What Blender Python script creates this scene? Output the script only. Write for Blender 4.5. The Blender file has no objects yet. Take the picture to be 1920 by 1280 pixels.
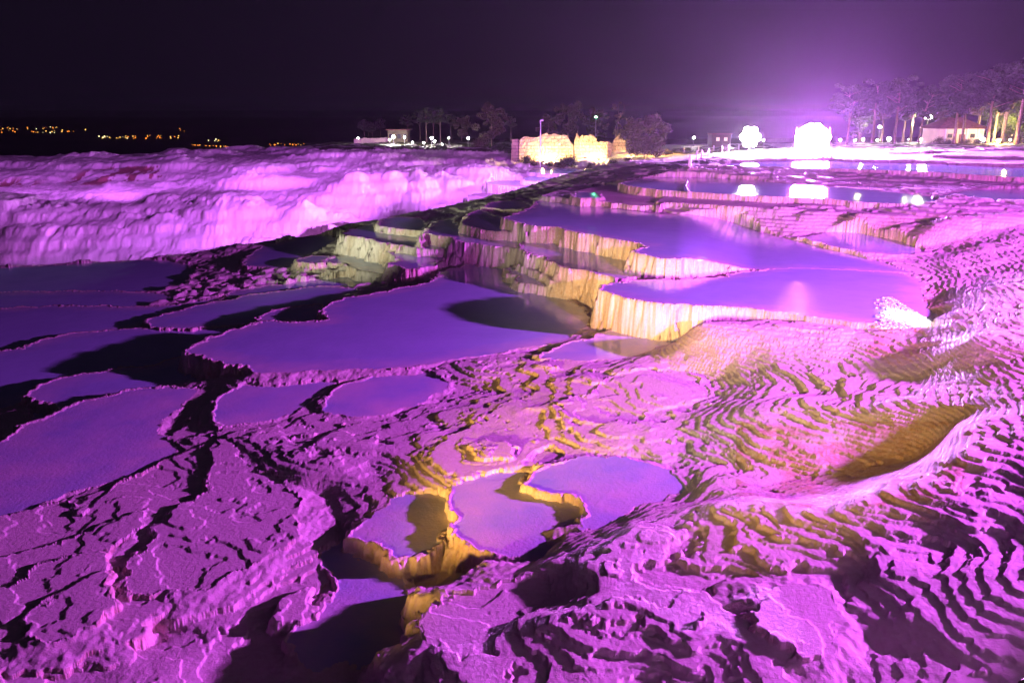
import bpy, bmesh, math, random
import numpy as np
from mathutils import Vector, Matrix
random.seed(7)
R = math.radians
sc = bpy.context.scene
COL = sc.collection

# ------------------------------------------------------------------ camera
LENS, F, CAMZ, PITCH = 29.0, 29.0 / 36.0 * 1920.0, 5.0, R(15.5)
cam_d = bpy.data.cameras.new("camera")
cam_d.lens = LENS; cam_d.sensor_width = 36.0; cam_d.clip_start = 0.05; cam_d.clip_end = 20000
cam = bpy.data.objects.new("camera", cam_d); COL.objects.link(cam)
cam.location = (0, 0, CAMZ); cam.rotation_euler = (R(90) - PITCH, 0, 0)
sc.camera = cam
CP, SP = math.cos(PITCH), math.sin(PITCH)

# ------------------------------------------------------------------ world, exposure
w = bpy.data.worlds.new("World"); sc.world = w; w.use_nodes = True
wn = w.node_tree.nodes; wl = w.node_tree.links
bg = wn["Background"]
sky = wn.new("ShaderNodeTexSky"); sky.sky_type = 'NISHITA'; sky.sun_disc = False
sky.sun_elevation = R(-6.0); sky.sun_rotation = R(60)
mixw = wn.new("ShaderNodeMix"); mixw.data_type = 'RGBA'; mixw.blend_type = 'ADD'
mixw.inputs[0].default_value = 1.0
wl.new(sky.outputs[0], mixw.inputs[6])
mixw.inputs[7].default_value = (0.042, 0.026, 0.075, 1)
wl.new(mixw.outputs[2], bg.inputs[0]); bg.inputs[1].default_value = 0.10
sc.view_settings.view_transform = 'Standard'; sc.view_settings.look = 'None'
sc.view_settings.exposure = 0.0; sc.view_settings.gamma = 1.0
sc.view_settings.use_curve_mapping = False
sc.cycles.max_bounces = 5; sc.cycles.diffuse_bounces = 2; sc.cycles.glossy_bounces = 3
sc.cycles.transparent_max_bounces = 6; sc.cycles.volume_bounces = 0
sc.cycles.sample_clamp_indirect = 4.0; sc.cycles.sample_clamp_direct = 0.0
sc.cycles.use_denoising = True

# ------------------------------------------------------------------ lamps that light the terraces (night)
def lamp(name, loc, color, power, radius=0.25, kind='POINT', aim=None, cone=60, blend=0.4):
    d = bpy.data.lights.new(name, kind); d.energy = power; d.color = color
    d.shadow_soft_size = radius
    if kind == 'SPOT':
        d.spot_size = R(cone); d.spot_blend = blend
    o = bpy.data.objects.new(name, d); COL.objects.link(o); o.location = loc
    if aim is not None:
        o.rotation_euler = (Vector(aim) - Vector(loc)).to_track_quat('-Z', 'Y').to_euler()
    return o
PURP = (0.74, 0.10, 1.0)
lamp("purple_floodlight", (22, 15, 4.5), PURP, 80000, 0.3)
lamp("purple_floodlight", (10, 0, 4.2), (0.80, 0.11, 0.95), 38000, 0.3, 'SPOT', (10.5, 24, 1.2), 54, 1.0)
lamp("amber_floodlight", (-6, 0, .8), (1.0, 0.47, 0.10), 40000, 0.3, 'SPOT', (2.4, 19, 1.3), 25, 0.8)
lamp("amber_floodlight", (-5.5, -.5, 3.4), (1.0, 0.50, 0.12), 15000, 0.3, 'SPOT', (7.0, 15.2, .3), 19, .9)
lamp("amber_floodlight", (-6.6, .4, 1.9), (1.0, 0.78, 0.50), 20000, 0.3, 'SPOT', (4.5, 36, 3.8), 24, 0.6)
lamp("amber_floodlight", (-5, .8, 2.2), (1.0, 0.78, 0.56), 14000, 0.3, 'SPOT', (20, 42, 3.0), 32, 0.8)
lamp("cream_floodlight", (-14, 14, 0.4), (1.0, 1.0, 0.66), 34000, 0.4, 'SPOT', (-7.6, 38, 4.2), 34, .6)
for lx, ly, lz, ax, ay, lp in ((-48, 69, 3.0, -54, 90, 4200), (-35, 70, 3.2, -38, 92, 4200), (-22, 72, 3.4, -24, 92, 3000)):
    lamp("purple_cliff_floodlight", (lx, ly, lz), (0.60, 0.13, 1.0), lp, 0.4, 'SPOT', (ax, ay, -.3), 140, 0.6)
lamp("purple_cliff_floodlight", (-10, 58, 4.0), (0.60, 0.13, 1.0), 34000, 0.4, 'SPOT', (-34, 84, -1.5), 95, 0.6)
lamp("purple_cliff_floodlight", (2, 69, 3.2), (0.60, 0.13, 1.0), 11000, 0.4, 'SPOT', (6, 92, 0), 120, 0.6)
lamp("purple_cliff_floodlight", (0, 64, 4.0), (0.60, 0.13, 1.0), 16000, 0.4, 'SPOT', (-10, 88, -1), 80, 0.6)
for lx, ly, lz, ax, ay in ((-32, 50, -5.2, -38, 72), (-22, 51, -4.8, -26, 72), (-12, 55, -4.4, -13, 74), (-3, 63, -3.0, -4, 78)):
    lamp("purple_cliff_floodlight", (lx, ly, lz), (0.62, 0.16, 1.0), 2100, 0.4, 'SPOT', (ax, ay, 1.5), 150, 0.5)

# ------------------------------------------------------------------ projection helpers
def ray(px, py):
    a = (px - 960.0) / F; v = -(py - 640.0) / F
    return a, CP + v * SP, -SP + v * CP
def P(px, py, z):                      # pixel on the level z -> plan point
    a, b, c = ray(px, py); t = (z - CAMZ) / c
    return a * t, b * t
def Q(px, py, y):                      # pixel at ground distance y -> world point
    a, b, c = ray(px, py); t = y / b
    return a * t, y, CAMZ + c * t

# ------------------------------------------------------------------ noise
_rng = np.random.RandomState(11)
_perm = _rng.permutation(512); _perm = np.concatenate([_perm, _perm, _perm])
_ang = _rng.rand(512) * 2 * math.pi
_gx = np.cos(_ang).astype(np.float32); _gy = np.sin(_ang).astype(np.float32)
def pn(x, y, seed=0):
    x = x + seed * 17.31; y = y - seed * 9.73
    xi = np.floor(x).astype(np.int32); yi = np.floor(y).astype(np.int32)
    xf = (x - xi).astype(np.float32); yf = (y - yi).astype(np.float32)
    u = xf * xf * xf * (xf * (xf * 6 - 15) + 10); v = yf * yf * yf * (yf * (yf * 6 - 15) + 10)
    x0 = xi & 511; x1 = (xi + 1) & 511; y0 = yi & 511; y1 = (yi + 1) & 511
    def g(a, b, dx, dy):
        h = _perm[_perm[a] + b]
        return _gx[h] * dx + _gy[h] * dy
    n00 = g(x0, y0, xf, yf); n10 = g(x1, y0, xf - 1, yf)
    n01 = g(x0, y1, xf, yf - 1); n11 = g(x1, y1, xf - 1, yf - 1)
    a = n00 + u * (n10 - n00); b = n01 + u * (n11 - n01)
    return (a + v * (b - a)) * 1.5
def fbm(x, y, o=4, seed=0, gain=0.5):
    s = 0; a = 1.0; f = 1.0
    for i in range(o):
        s = s + a * pn(x * f, y * f, seed + i * 3); a *= gain; f *= 2.03
    return s
def sstep(a, b, x):
    t = np.clip((x - a) / (b - a), 0, 1); return t * t * (3 - 2 * t)

# ------------------------------------------------------------------ ground grid (polar fan: fine near, coarse far)
UMAX, Y0, Y1 = 1.30, 3.2, 240.0
us = np.concatenate([np.linspace(-UMAX, -.745, 70, endpoint=False), np.linspace(-.745, .745, 1720), np.linspace(.745, UMAX, 71)[1:]])
NU, NV = len(us), 1760; ls = np.linspace(math.log(Y0), math.log(Y1), NV)
U, L = np.meshgrid(us, ls); Y = np.exp(L); X = U * Y

# control points of the bare slope: (px, py, z)
SP_ = [
 # right bank and slope in front of the big pool
 (1790,585,.28),(1860,545,.5),(1920,520,.6),(1900,650,.42),(1810,640,.3),(1740,625,-.02),(1700,640,-.1),(1600,625,-.14),(1500,618,-.13),
 (1400,612,-.2),(1300,608,-.28),(1220,608,-.52),(1165,618,-.95),(1115,622,-1.15),(1080,650,-1.1),(1400,660,-.5),
 (1000,690,-1.0),(900,692,-1.05),(820,700,-1.08),(1200,690,-.82),(1600,690,-.4),(1750,690,-.15),(2000,700,.4),(2100,560,.8),
 (1900,780,.2),(1700,760,-.2),(1500,760,-.5),(1350,770,-.72),(1150,790,-.85),(1000,790,-.98),(900,790,-1.02),(750,790,-1.12),
 (640,800,-1.15),(450,820,-1.18),(360,830,-1.31),(330,900,-1.31),(560,880,-1.12),(640,880,-1.15),(700,880,-1.17),(660,940,-1.30),(590,930,-1.34),
 (820,860,-1.0),(930,860,-.95),(1350,850,-.85),(1350,900,-.85),(1500,860,-.72),(1620,870,-.68),(1730,850,-.55),(1560,920,-.62),
 (1800,800,.0),(1860,800,.12),(1780,870,-.02),(1650,915,-.25),(1500,945,-.42),(1350,950,-.6),(1200,960,-.78),(1100,1000,-.78),(1030,1050,-.74),
 (2050,820,.35),(1900,880,.02),(2100,1100,-.1),(1900,1000,-.14),(1750,980,-.25),(1900,1130,-.25),(1900,1270,-.4),(2100,1290,-.3),(1700,1100,-.42),(1600,1050,-.45),(1600,1250,-.62),
 (1450,1050,-.55),(1300,1060,-.58),(1300,1180,-.6),(1200,1120,-.58),(1100,1060,-.62),(1050,1150,-.66),(1000,1250,-.76),(900,1140,-.86),(820,1180,-1.1),(760,1250,-1.3),
 (1300,1275,-.72),(850,1085,-1.45),(940,1070,-1.35),(700,1280,-1.45),(500,1270,-1.48),(350,1200,-1.44),(480,1150,-1.42),(600,960,-1.36),(560,1060,-1.36),(640,1000,-1.4),
 (250,1180,-1.42),(120,1240,-1.36),(0,1250,-1.3),(-150,1250,-1.25),(0,1120,-1.22),(150,1100,-1.28),(0,1020,-1.25),(150,1000,-1.28),(300,980,-1.32),(220,1080,-1.34),(-200,1000,-1.35),
 (380,765,-1.31),(350,800,-1.34),(420,860,-1.27),(200,930,-1.34),(440,920,-1.2),
 # left flats
 (-200,850,-1.6),(-200,700,-2.1),(-200,600,-2.3),(0,790,-1.75),(20,740,-1.85),(-200,520,-2.6),(160,700,-1.9),(250,640,-2.0),(0,530,-2.5),(300,530,-2.4),(420,530,-2.2),(520,525,-2.05),(640,535,-1.95),(760,520,-1.7),(430,480,-2.2),(330,490,-2.4),
 (450,510,-2.1),(550,505,-1.9),(690,520,-1.75),(790,510,-1.6),(840,495,-1.4),(620,500,-1.75),(560,560,-1.8),
 (640,470,-1.6),(520,455,-1.85),(600,440,-1.6),(700,440,-1.15),(660,425,-1.2),(740,415,-.9),(800,410,-.7),(860,400,-.5),(910,385,-.25),(960,385,-.1),(930,425,-.1),(860,440,-.4),(850,470,-.9),
 (1000,450,-.3),(1000,490,-.7),(1040,540,-1.1),(1080,570,-1.2),(1100,600,-1.2),(960,370,.0),(1000,360,.35),(1060,350,.55),
 # right cascade slope
 (1150,365,.6),(1230,395,.5),(1330,408,.42),(1430,425,.22),(1440,436,.06),(1500,448,.0),(1560,466,-.01),(1640,484,-.01),(1722,508,-.01),(1300,395,.65),(1500,400,.7),(1700,400,.95),(1900,400,1.15),(1500,425,.3),(1620,415,.6),(1750,430,.65),(1920,440,.85),
 (1700,465,.28),(1800,480,.35),(1900,490,.5),(1760,520,.1),(2050,460,1.0),
 (1120,335,.95),(1050,330,.8),(1160,325,1.2),(1240,320,1.45),(1300,345,1.0),(1600,345,1.15),(1700,360,1.15),(1850,360,1.25),(2050,350,1.4),(1950,330,1.5),(1260,300,1.7),(1150,305,1.45),(1400,295,1.75),(1560,288,1.8),(1750,285,1.95),(1920,280,2.1),(2100,280,2.1),
]
# points given by distance: (px, py, dist)
SQ = [
 # near hill edge then the ravine
 (-250,498,41.5),(0,498,41.5),(150,489,42.5),(300,477,44),(430,455,45),(540,438,46),(640,420,48),(760,402,52),(870,385,56),(950,369,60),(1050,342,64),(1110,325,68),(1200,302,80),
 (-250,570,44.5),(0,575,44.5),(150,560,46),(300,540,48),(430,520,50),(540,500,52),(640,475,55),(760,450,59),(870,420,62),(950,395,66),(1040,360,72),
 (-250,540,53),(0,540,53),(300,515,56),(540,478,59),(760,430,66),(950,385,70),
 # far cliff, foot
 (-250,520,59),(0,505,60),(150,495,61),(300,480,62),(430,465,63),(540,450,65),(640,432,67),(760,410,70),(870,388,72.5),(960,368,76),
 # far cliff, lower face top
 (-250,400,67),(0,392,67),(150,390,69),(300,378,71),(420,366,72),(540,352,73),(640,340,74),(760,330,76),(870,330,78),(960,330,81),(1050,325,85),
 # ledge behind
 (-250,352,78),(0,350,79),(150,345,80),(300,338,81),(420,325,83),(520,330,81),(700,318,83),(850,312,87),(1000,312,91),(1100,308,91),
 # upper face top
 (-250,312,86),(0,310,87),(150,308,88),(300,303,90),(420,300,92),(600,296,93),(800,292,97),(960,296,97),
 # plateau
 (-250,301,98),(0,297,99),(200,291,101),(400,283,104),(600,274,106),(700,271,108),(800,272,112),(950,280,104),(1100,284,98),(1200,284,100),(1300,280,100),(1400,276,100),
 (600,270,150),(800,268,150),(1000,269,150),(1200,268,150),(1400,266,140),(1600,268,92),(1600,264,150),(1800,263,150),(2050,262,150),(1800,268,100),(2050,268,98),
 (600,268,230),(800,267,230),(1000,266,230),(1300,262,230),(1600,258,230),(2050,256,230),
 (0,330,112),(-250,335,112),(200,320,116),(400,305,125),(0,400,150),(-250,400,150),(250,380,155),(450,330,165),(0,420,230),(300,420,230),(-250,420,230),(480,350,230),
]
# ------------------------------------------------------------------ traced basins: (z, polygon, water, wall slope)
PL = [
 # left, lowest first
 (-2.45,[(-150,499),(0,501),(150,493),(300,484),(380,500),(330,550),(-120,565)],1,3),
 (-2.20,[(-120,550),(0,547),(100,545),(200,544),(300,547),(335,558),(250,582),(-120,590)],1,3),
 (-2.02,[(-120,575),(0,577),(90,572),(180,572),(260,574),(330,570),(365,565),(430,552),(440,562),(300,600),(265,612),(100,645),(-120,680)],1,3),
 (-1.98,[(420,547),(500,535),(600,522),(700,515),(760,512),(730,530),(640,548),(520,565),(430,572)],1,3),
 (-1.86,[(-120,668),(0,655),(50,648),(75,637),(115,626),(200,617),(300,612),(420,613),(480,600),(480,620),(420,640),(350,685),(200,710),(60,750),(0,765),(-120,790)],1,3),
 (-1.80,[(265,609),(275,597),(360,573),(480,550),(600,534),(690,540),(640,560),(610,575),(600,592),(490,603),(400,612),(330,616)],1,3),
 (-1.88,[(450,491),(458,498),(520,502),(545,504),(560,485),(620,468),(645,452),(620,438),(540,448),(480,465)],1,2.5),
 (-1.55,[(551,486),(560,492),(600,494),(608,487),(625,480),(590,478)],1,2.5),
 (-1.58,[(597,487),(625,493),(648,495),(655,501),(690,509),(722,514),(745,505),(745,492),(720,484),(670,474),(620,480)],1,2.5),
 (-1.02,[(658,447),(673,456),(712,467),(733,474),(740,482),(752,488),(722,493),(740,498),(762,504),(790,503),(815,498),(830,490),(842,478),(835,469),(796,467),(712,454),(681,446)],1,3.5),
 (-.72,[(638,437),(650,441),(681,445),(712,454),(796,467),(840,466),(850,455),(800,445),(788,436),(710,428),(700,418),(660,427)],1,3.5),
 (-.45,[(707,417),(712,424),(742,428),(792,433),(805,420),(790,408),(750,405),(715,410)],1,3),
 (-.28,[(786,446),(793,436),(825,442),(846,444),(858,453),(877,455),(929,461),(977,466),(1000,450),(985,440),(865,425),(850,408),(815,415),(800,428)],1,4),
 (.08,[(865,418),(880,424),(912,432),(950,434),(992,438),(1000,428),(960,412),(935,404),(900,392),(880,398)],1,4),
 (.15,[(905,388),(940,392),(975,393),(1000,385),(985,376),(940,376),(915,380)],1,3),
 (-1.42,[(482,601),(490,588),(520,578),(560,572),(608,568),(612,590),(600,604),(508,602)],1,3.5),
 (-1.82,[(45,778),(60,767),(100,762),(130,775),(60,797)],1,3),
 (-1.60,[(50,738),(60,725),(100,712),(130,703),(200,692),(280,683),(320,670),(345,668),(380,678,1),(480,705,1),(400,722),(240,745),(160,775),(120,772),(90,757),(70,752)],1,3.5),
 (-1.36,[(-120,858),(0,826),(35,797),(57,790),(115,768),(145,752),(215,738),(245,726),(330,720),(375,728,1),(330,770,1),(290,800,1),(340,850,1),(250,890,1),(100,935,1),(0,975,1),(-120,1000)],1,3),
 (-1.38,[(590,1050),(610,1025),(650,1000),(690,1018),(725,1028),(750,1050),(765,1095),(805,1130,1),(790,1165,1),(700,1240,1),(560,1255,1),(545,1190),(600,1140),(640,1090),(605,1070)],1,3),
 (-1.36,[(512,1155),(530,1125),(575,1100),(600,1100),(585,1130),(600,1150),(560,1175)],0,2.5),
 (-1.26,[(390,835),(402,880),(375,912),(396,920),(322,955),(318,966),(298,978),(285,1003),(270,1030),(258,1036),(230,1052),(252,1075),(232,1090),(247,1112),(330,1108,1),(420,1085,1),(560,1010,1),(565,940,1),(540,900,1),(450,860,1),(430,820,1)],0,2.5),
(-1.325,[(-120,1012),(0,970),(60,948),(125,935),(128,950),(150,968),(165,950),(200,920),(215,900),(270,885),(345,848),(385,838),(430,850,1),(420,930,1),(300,1000,1),(200,1050,1),(0,1100,1),(-120,1110,1)],0,2.5),
(-1.29,[(-120,1080),(0,1046),(62,1030),(165,1000),(190,985),(262,958),(272,985),(232,1010),(200,1030),(195,1047),(218,1062),(160,1100,1),(60,1130,1),(-120,1160,1)],0,2.5),
(-1.25,[(38,1088),(65,1060),(150,1035),(200,1040),(205,1065),(190,1100,1),(100,1140,1),(20,1160,1),(-60,1170,1),(-60,1110)],0,2.5),
(-1.22,[(122,1112),(130,1095),(188,1067),(208,1062),(203,1100),(215,1130),(160,1180,1),(80,1200,1),(40,1150)],0,2.5),
(-1.30,[(168,1192),(200,1130),(250,1105),(300,1110),(333,1130),(275,1165),(262,1195),(220,1210,1)],0,2.5),
 (-1.19,[(655,1000),(690,970,1),(760,920,1),(830,930,1),(847,975,1),(835,1010),(800,1040),(750,1045),(725,1025),(690,1016)],1,3),
 (-1.24,[(390,782),(405,742),(470,714),(560,700),(640,707,1),(590,745,1),(560,775,1),(480,790,1),(410,798)],1,3),
 (-1.17,[(600,750),(650,717),(740,694),(800,692,1),(845,722,1),(800,752,1),(700,780,1),(610,775,1)],1,3),
 (-1.10,[(345,657),(352,650),(378,640),(384,634),(420,622),(470,606),(500,600),(590,602),(615,598),(600,590),(609,573),(640,558),(700,549),(740,541),(800,530),(814,520),(830,505),(860,500),(880,492),(893,486),(882,480),(878,470),(940,470),(975,478),(985,500),(975,530),(1020,542),(1070,560),(1112,592),(1095,618,1),(1050,640,1),(1000,650,1),(900,664,1),(840,674,1),(780,686,1),(700,692,1),(600,692,1),(550,697,1),(480,698,1),(460,688),(440,682),(400,677),(370,668)],1,4.5),
 (-1.05,[(840,1002),(852,975),(835,930),(850,905,1),(900,890,1),(985,880,1),(980,910),(1030,925),(1085,932),(1090,960),(1070,990),(1060,1015),(1010,1060),(950,1042),(870,1017)],1,3.5),
 (-.95,[(983,908),(1000,885),(1030,865),(1100,850,1),(1200,860,1),(1280,890,1),(1290,920,1),(1200,945,1),(1130,985,1),(1075,997,1),(1094,960),(1090,933),(1030,923)],1,3.5),
 (-.84,[(785,1155),(850,1112,1),(980,1075,1),(1045,1082,1),(1035,1130,1),(900,1205,1),(800,1210,1)],0,2.5),
 (-.98,[(1000,667),(1050,645),(1110,630),(1150,618),(1205,612,1),(1290,625,1),(1260,650,1),(1200,665,1),(1150,674,1),(1060,676,1)],1,3),
 (-.90,[(1050,768),(1060,742),(1105,736),(1150,702),(1225,690,1),(1300,702,1),(1335,735,1),(1290,758,1),(1220,768,1),(1190,790,1),(1100,788,1)],0,3),
 (-.82,[(951,504),(953,512),(970,518),(963,526),(990,531),(1018,537),(1045,530),(1025,516),(985,501),(960,498)],1,4),
 (-.60,[(973,498),(1000,505),(1026,519),(1035,527),(1094,533),(1120,543),(1145,522),(1060,508),(1010,490),(980,486)],1,4),
 (-.55,[(1420,1120,1),(1460,1090,1),(1560,1100,1),(1580,1150,1),(1560,1210,1),(1490,1230,1),(1430,1180)],0,2.5),
 (-.15,[(977,463),(990,476),(1020,480),(1026,488),(1060,502),(1110,509),(1162,522),(1200,517),(1185,485),(1120,465),(1060,450),(1000,446),(982,452)],1,4),
 (0.0,[(1120,541),(1135,532),(1180,525),(1280,522),(1350,517),(1390,508),(1500,498),(1600,500,1),(1715,515,1),(1735,535,1),(1728,560,1),(1758,590,1),(1745,612,1),(1700,612,1),(1600,603),(1500,590),(1380,575),(1250,570),(1190,562),(1150,552),(1130,546)],1,6),
 ('A1',[(1005,374),(1060,378),(1130,388),(1200,396),(1240,400),(1330,410),(1400,424),(1440,438),(1500,450,1),(1560,468,1),(1640,486,1),(1722,512,1),(1600,505,1),(1500,502,1),(1420,504,1),(1396,505),(1320,493),(1240,484),(1178,472),(1216,459),(1140,446),(1062,431),(1048,426),(1000,424),(938,409),(962,400),(985,393),(1000,385)],1,5),
 (.14,[(1500,445,1),(1560,432,1),(1640,440,1),(1700,455,1),(1740,470,1),(1700,478,1),(1600,470,1),(1540,460,1)],1,3),
 (.72,[(1010,368),(1050,371),(1120,378),(1210,386),(1240,380),(1200,350),(1160,345),(1060,352)],0,4),
 (.82,[(1233,384),(1243,378),(1330,384),(1420,389),(1500,390),(1500,360),(1250,358)],0,4),
 (.88,[(1070,364),(1085,358),(1125,361),(1130,371),(1080,371)],1,3),
 (1.12,[(1158,344),(1190,351),(1260,358),(1350,363),(1440,368),(1530,371),(1640,381),(1760,383),(1800,372),(1700,362),(1600,352),(1500,345),(1400,336),(1290,331),(1200,333)],1,5),
 (1.20,[(1745,369),(1800,374),(1920,380),(2080,384),(2080,350),(1920,352),(1800,356)],1,4),
 (1.62,[(1285,316),(1300,310),(1400,311),(1500,314),(1631,318),(1760,323),(1830,328),(1920,333),(2080,336),(2080,305),(1750,300),(1560,300),(1400,302)],1,5),
 (1.76,[(1560,297),(1616,300),(1700,300),(1800,305),(1920,309),(2080,310),(2080,292),(1750,288),(1560,290)],0,4),
 (1.95,[(1740,291),(1800,292),(1920,294),(2080,295),(2080,278),(1920,280),(1800,284)],0,3),
 # shelves on the end of the far cliff
 ('q71.5',[(868,372),(905,376),(925,370),(930,362),(890,362)],0,5),
 ('q76',[(905,343),(925,347),(1000,352),(1010,345),(1000,338),(930,338)],1,5),
 ('q78',[(975,337),(1000,342),(1060,338),(1085,331),(1060,325),(990,328)],1,5),
 ('q83',[(985,322),(1020,326),(1090,325),(1120,318),(1060,315),(1000,316)],1,4),
]
cu = []; cz = []
for z_, poly_, w_, sl_ in PL:
    if isinstance(z_, str): continue
    for p_ in poly_:
        if len(p_) > 2:
            x, y = P(p_[0], p_[1], z_); cu.append((x / y, math.log(y))); cz.append(z_ - .018)
for px, py, z in SP_:
    x, y = P(px, py, z); cu.append((x / y, math.log(y))); cz.append(z)
for px, py, y in SQ:
    x, y, z = Q(px, py, y); cu.append((x / y, math.log(y))); cz.append(z)
cu = np.array(cu); cz = np.array(cz)
def phi(r2): return np.sqrt(r2 + 0.0004)
d2 = ((cu[:, None] - cu[None]) ** 2).sum(-1)
n = len(cu); A = np.zeros((n + 3, n + 3)); A[:n, :n] = phi(d2) - 0.0 + np.eye(n) * -0.004
A[:n, n] = 1; A[:n, n + 1:] = cu; A[n, :n] = 1; A[n + 1:, :n] = cu.T
sol = np.linalg.solve(A, np.concatenate([cz, [0, 0, 0]]))
gu = np.linspace(-UMAX, UMAX, 520); gl = np.linspace(ls[0], ls[-1], 420)
GU, GL = np.meshgrid(gu, gl); gs = np.zeros(GU.shape)
for i in range(n):
    gs += sol[i] * phi((GU - cu[i, 0]) ** 2 + (GL - cu[i, 1]) ** 2)
gs += sol[n] + sol[n + 1] * GU + sol[n + 2] * GL
ti = (L - gl[0]) / (gl[1] - gl[0]); si = (U - gu[0]) / (gu[1] - gu[0])
i0 = np.clip(ti.astype(int), 0, len(gl) - 2); j0 = np.clip(si.astype(int), 0, len(gu) - 2)
ft = ti - i0; fs = si - j0
S = (gs[i0, j0] * (1 - ft) * (1 - fs) + gs[i0 + 1, j0] * ft * (1 - fs) + gs[i0, j0 + 1] * (1 - ft) * fs + gs[i0 + 1, j0 + 1] * ft * fs)

near = 1 - sstep(24, 40, Y)            # 1 on the near terraces
cliff = sstep(0, 1, (Y - (51 + 34 * np.clip(U + .25, 0, 2))) / 6.0) * (1 - sstep(.10, .2, U))
# ---- mounds on the far cliff and right slope
def bump(H, px, py, d, rx, ry, h, p=2.0):
    x, y, z = Q(px, py, d)
    q = ((X - x) / rx) ** 2 + ((Y - y) / ry) ** 2
    return H + h * .95 * np.clip(1 - q, 0, None) ** .9
for b in [(570,392,69.5,2.2,3.0,.6),(600,415,67,3.2,3.0,.9),(520,405,67.5,4.0,2.5,.9),(470,320,83,4.5,4,.9),(500,335,77,5,3,.7),(430,395,69,4,3,.8),(700,365,73,3.0,3,.7),(770,375,73.5,2.6,3,.7),
          (830,365,76,3,3,.6),(640,370,72,2.5,3,.6),(350,420,66,5,3,.7),(250,415,66,4,2.5,.6),(120,430,63.5,6,2.5,.6),(380,310,88,6,4,.7),(900,335,81,4,3,.5),(700,300,93,8,5,.6),(560,310,89,6,4,.6)]:
    S = bump(S, *b)
for b in [(1640,432,34,1.6,2.0,.30),(1735,445,32,1.9,1.6,.32),(1560,425,36,1.5,1.6,.22),(1860,445,32,2.0,1.3,.25),(1760,412,38,2.2,2.0,.22),(1440,405,38.5,1.5,1.6,.2),(1640,398,41,2.2,2,.2)]:
    S = bump(S, *b)

for cx_, cy_, rx_, ry_ in ((530, 495, 5.5, 3.6), (700, 500, 2.2, 1.6), (790, 490, 1.6, 1.6), (400, 520, 5, 3), (620, 520, 3, 2), (960, 480, 1.6, 2.2), (880, 400, 3, 3)):
    qx, qy = P(cx_, cy_, -1.4); g_ = np.exp(-((X - qx) / rx_) ** 2 - ((Y - qy) / ry_) ** 2)
    S = S + g_ * (.30 * np.clip(.32 - np.abs(pn(X * .7 + .5 * pn(X, Y, 141), Y * .55, 140)), 0, 1) + .10 * pn(X * 2.2, Y * 1.6, 142))
# ---- roughness of the bare slope, then micro terraces
wx = X + .35 * fbm(X * .7, Y * .7, 3, 1); wy = Y + .35 * fbm(X * .7, Y * .7, 3, 5)
S0 = S
fr_ = sstep(.02, .2, U) * (1 - sstep(9, 14, Y))
Sn = S + (.060 + .02 * fr_) * fbm(wx * (.55), wy * (.55), 2, 9) + .022 * fr_ * fbm(wx * 1.3, wy * 1.3, 2, 19) + .011 * fbm(wx * 1.7, wy * 1.7, 2, 14)
Sn = Sn + .0045 * fbm(X * 9, Y * 9, 2, 21) * near
def terr(h, step, sharp):
    s = h / step; k = np.floor(s); f = s - k
    t = np.where(f < sharp, f / sharp * .10, .10 + .90 * sstep(sharp, 1, f))
    return (k + t) * step
jag = .007 * fbm(X * 4.3, Y * 4.3, 3, 31) + .018 * pn(X * 1.3, Y * 1.3, 34)
T1 = terr(Sn + jag + .004 * pn(X * 9, Y * 9, 37), .042, .87)
T2 = terr(Sn + jag * 1.4 + .03 * pn(X * .9, Y * .9, 36) + .009 * pn(X * 6, Y * 6, 38), .068, .88) + .45 * (T1 - Sn)
mixn = sstep(-.2, .5, fbm(X * .35, Y * .35, 2, 44) + .15 * fr_)
st1 = .45 + .55 * sstep(-.4, .1, fbm(X * .6, Y * .6, 3, 46))
st2 = .6 + .4 * sstep(-.3, .3, fbm(X * .5, Y * .5, 3, 48))
gS = np.sqrt((np.gradient(S, axis=0) / np.gradient(Y, axis=0)) ** 2 + (np.gradient(S, axis=1) / (np.gradient(U, axis=1) * Y)) ** 2)
st1 = st1 * (1 - .40 * sstep(.10, .26, gS)); st2 = st2 * (1 - .35 * sstep(.10, .26, gS))
Tn = (T1 * st1 + Sn * (1 - st1)) * (1 - mixn) + (T2 * st2 + (T1 * .5 + Sn * .5) * (1 - st2)) * mixn
Sf = S + .5 * fbm(X * .10, Y * .10, 3, 50) * sstep(44, 60, Y) * cliff + .16 * fbm(X * .45, Y * .35, 4, 52) * (.3 + .7 * cliff)
dropf = pn(X * 1.5 + .6 * pn(X * .5, Y * .5, 3), Y * .16, 61) + .5 * pn(X * 3.2, Y * .3, 63)
Sf = Sf + cliff * (.06 * (1 - np.abs(dropf)) - .03)
Sf = Sf + cliff * .28 * np.clip(pn(X * .16 + .3 * pn(X * .1, Y * .1, 66), Y * .20, 65) + .25, 0, 1) + cliff * .07 * fbm(X * 1.3, Y * 1.0, 3, 67)
Tf = terr(Sf + .25 * pn(X * .12, Y * .12, 68), .9, .5) * .45 + Sf * .55
Tmid = terr(S + .07 * fbm(X * .9, Y * .5, 3, 70) + .03 * fbm(X * 3, Y * 2, 2, 71), .11, .6)
H = Tn * near + Tmid * (1 - near) * (1 - cliff) + Tf * (1 - near) * cliff
H = H + .0025 * fbm(X * 9, Y * 9, 3, 80) * near

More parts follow.
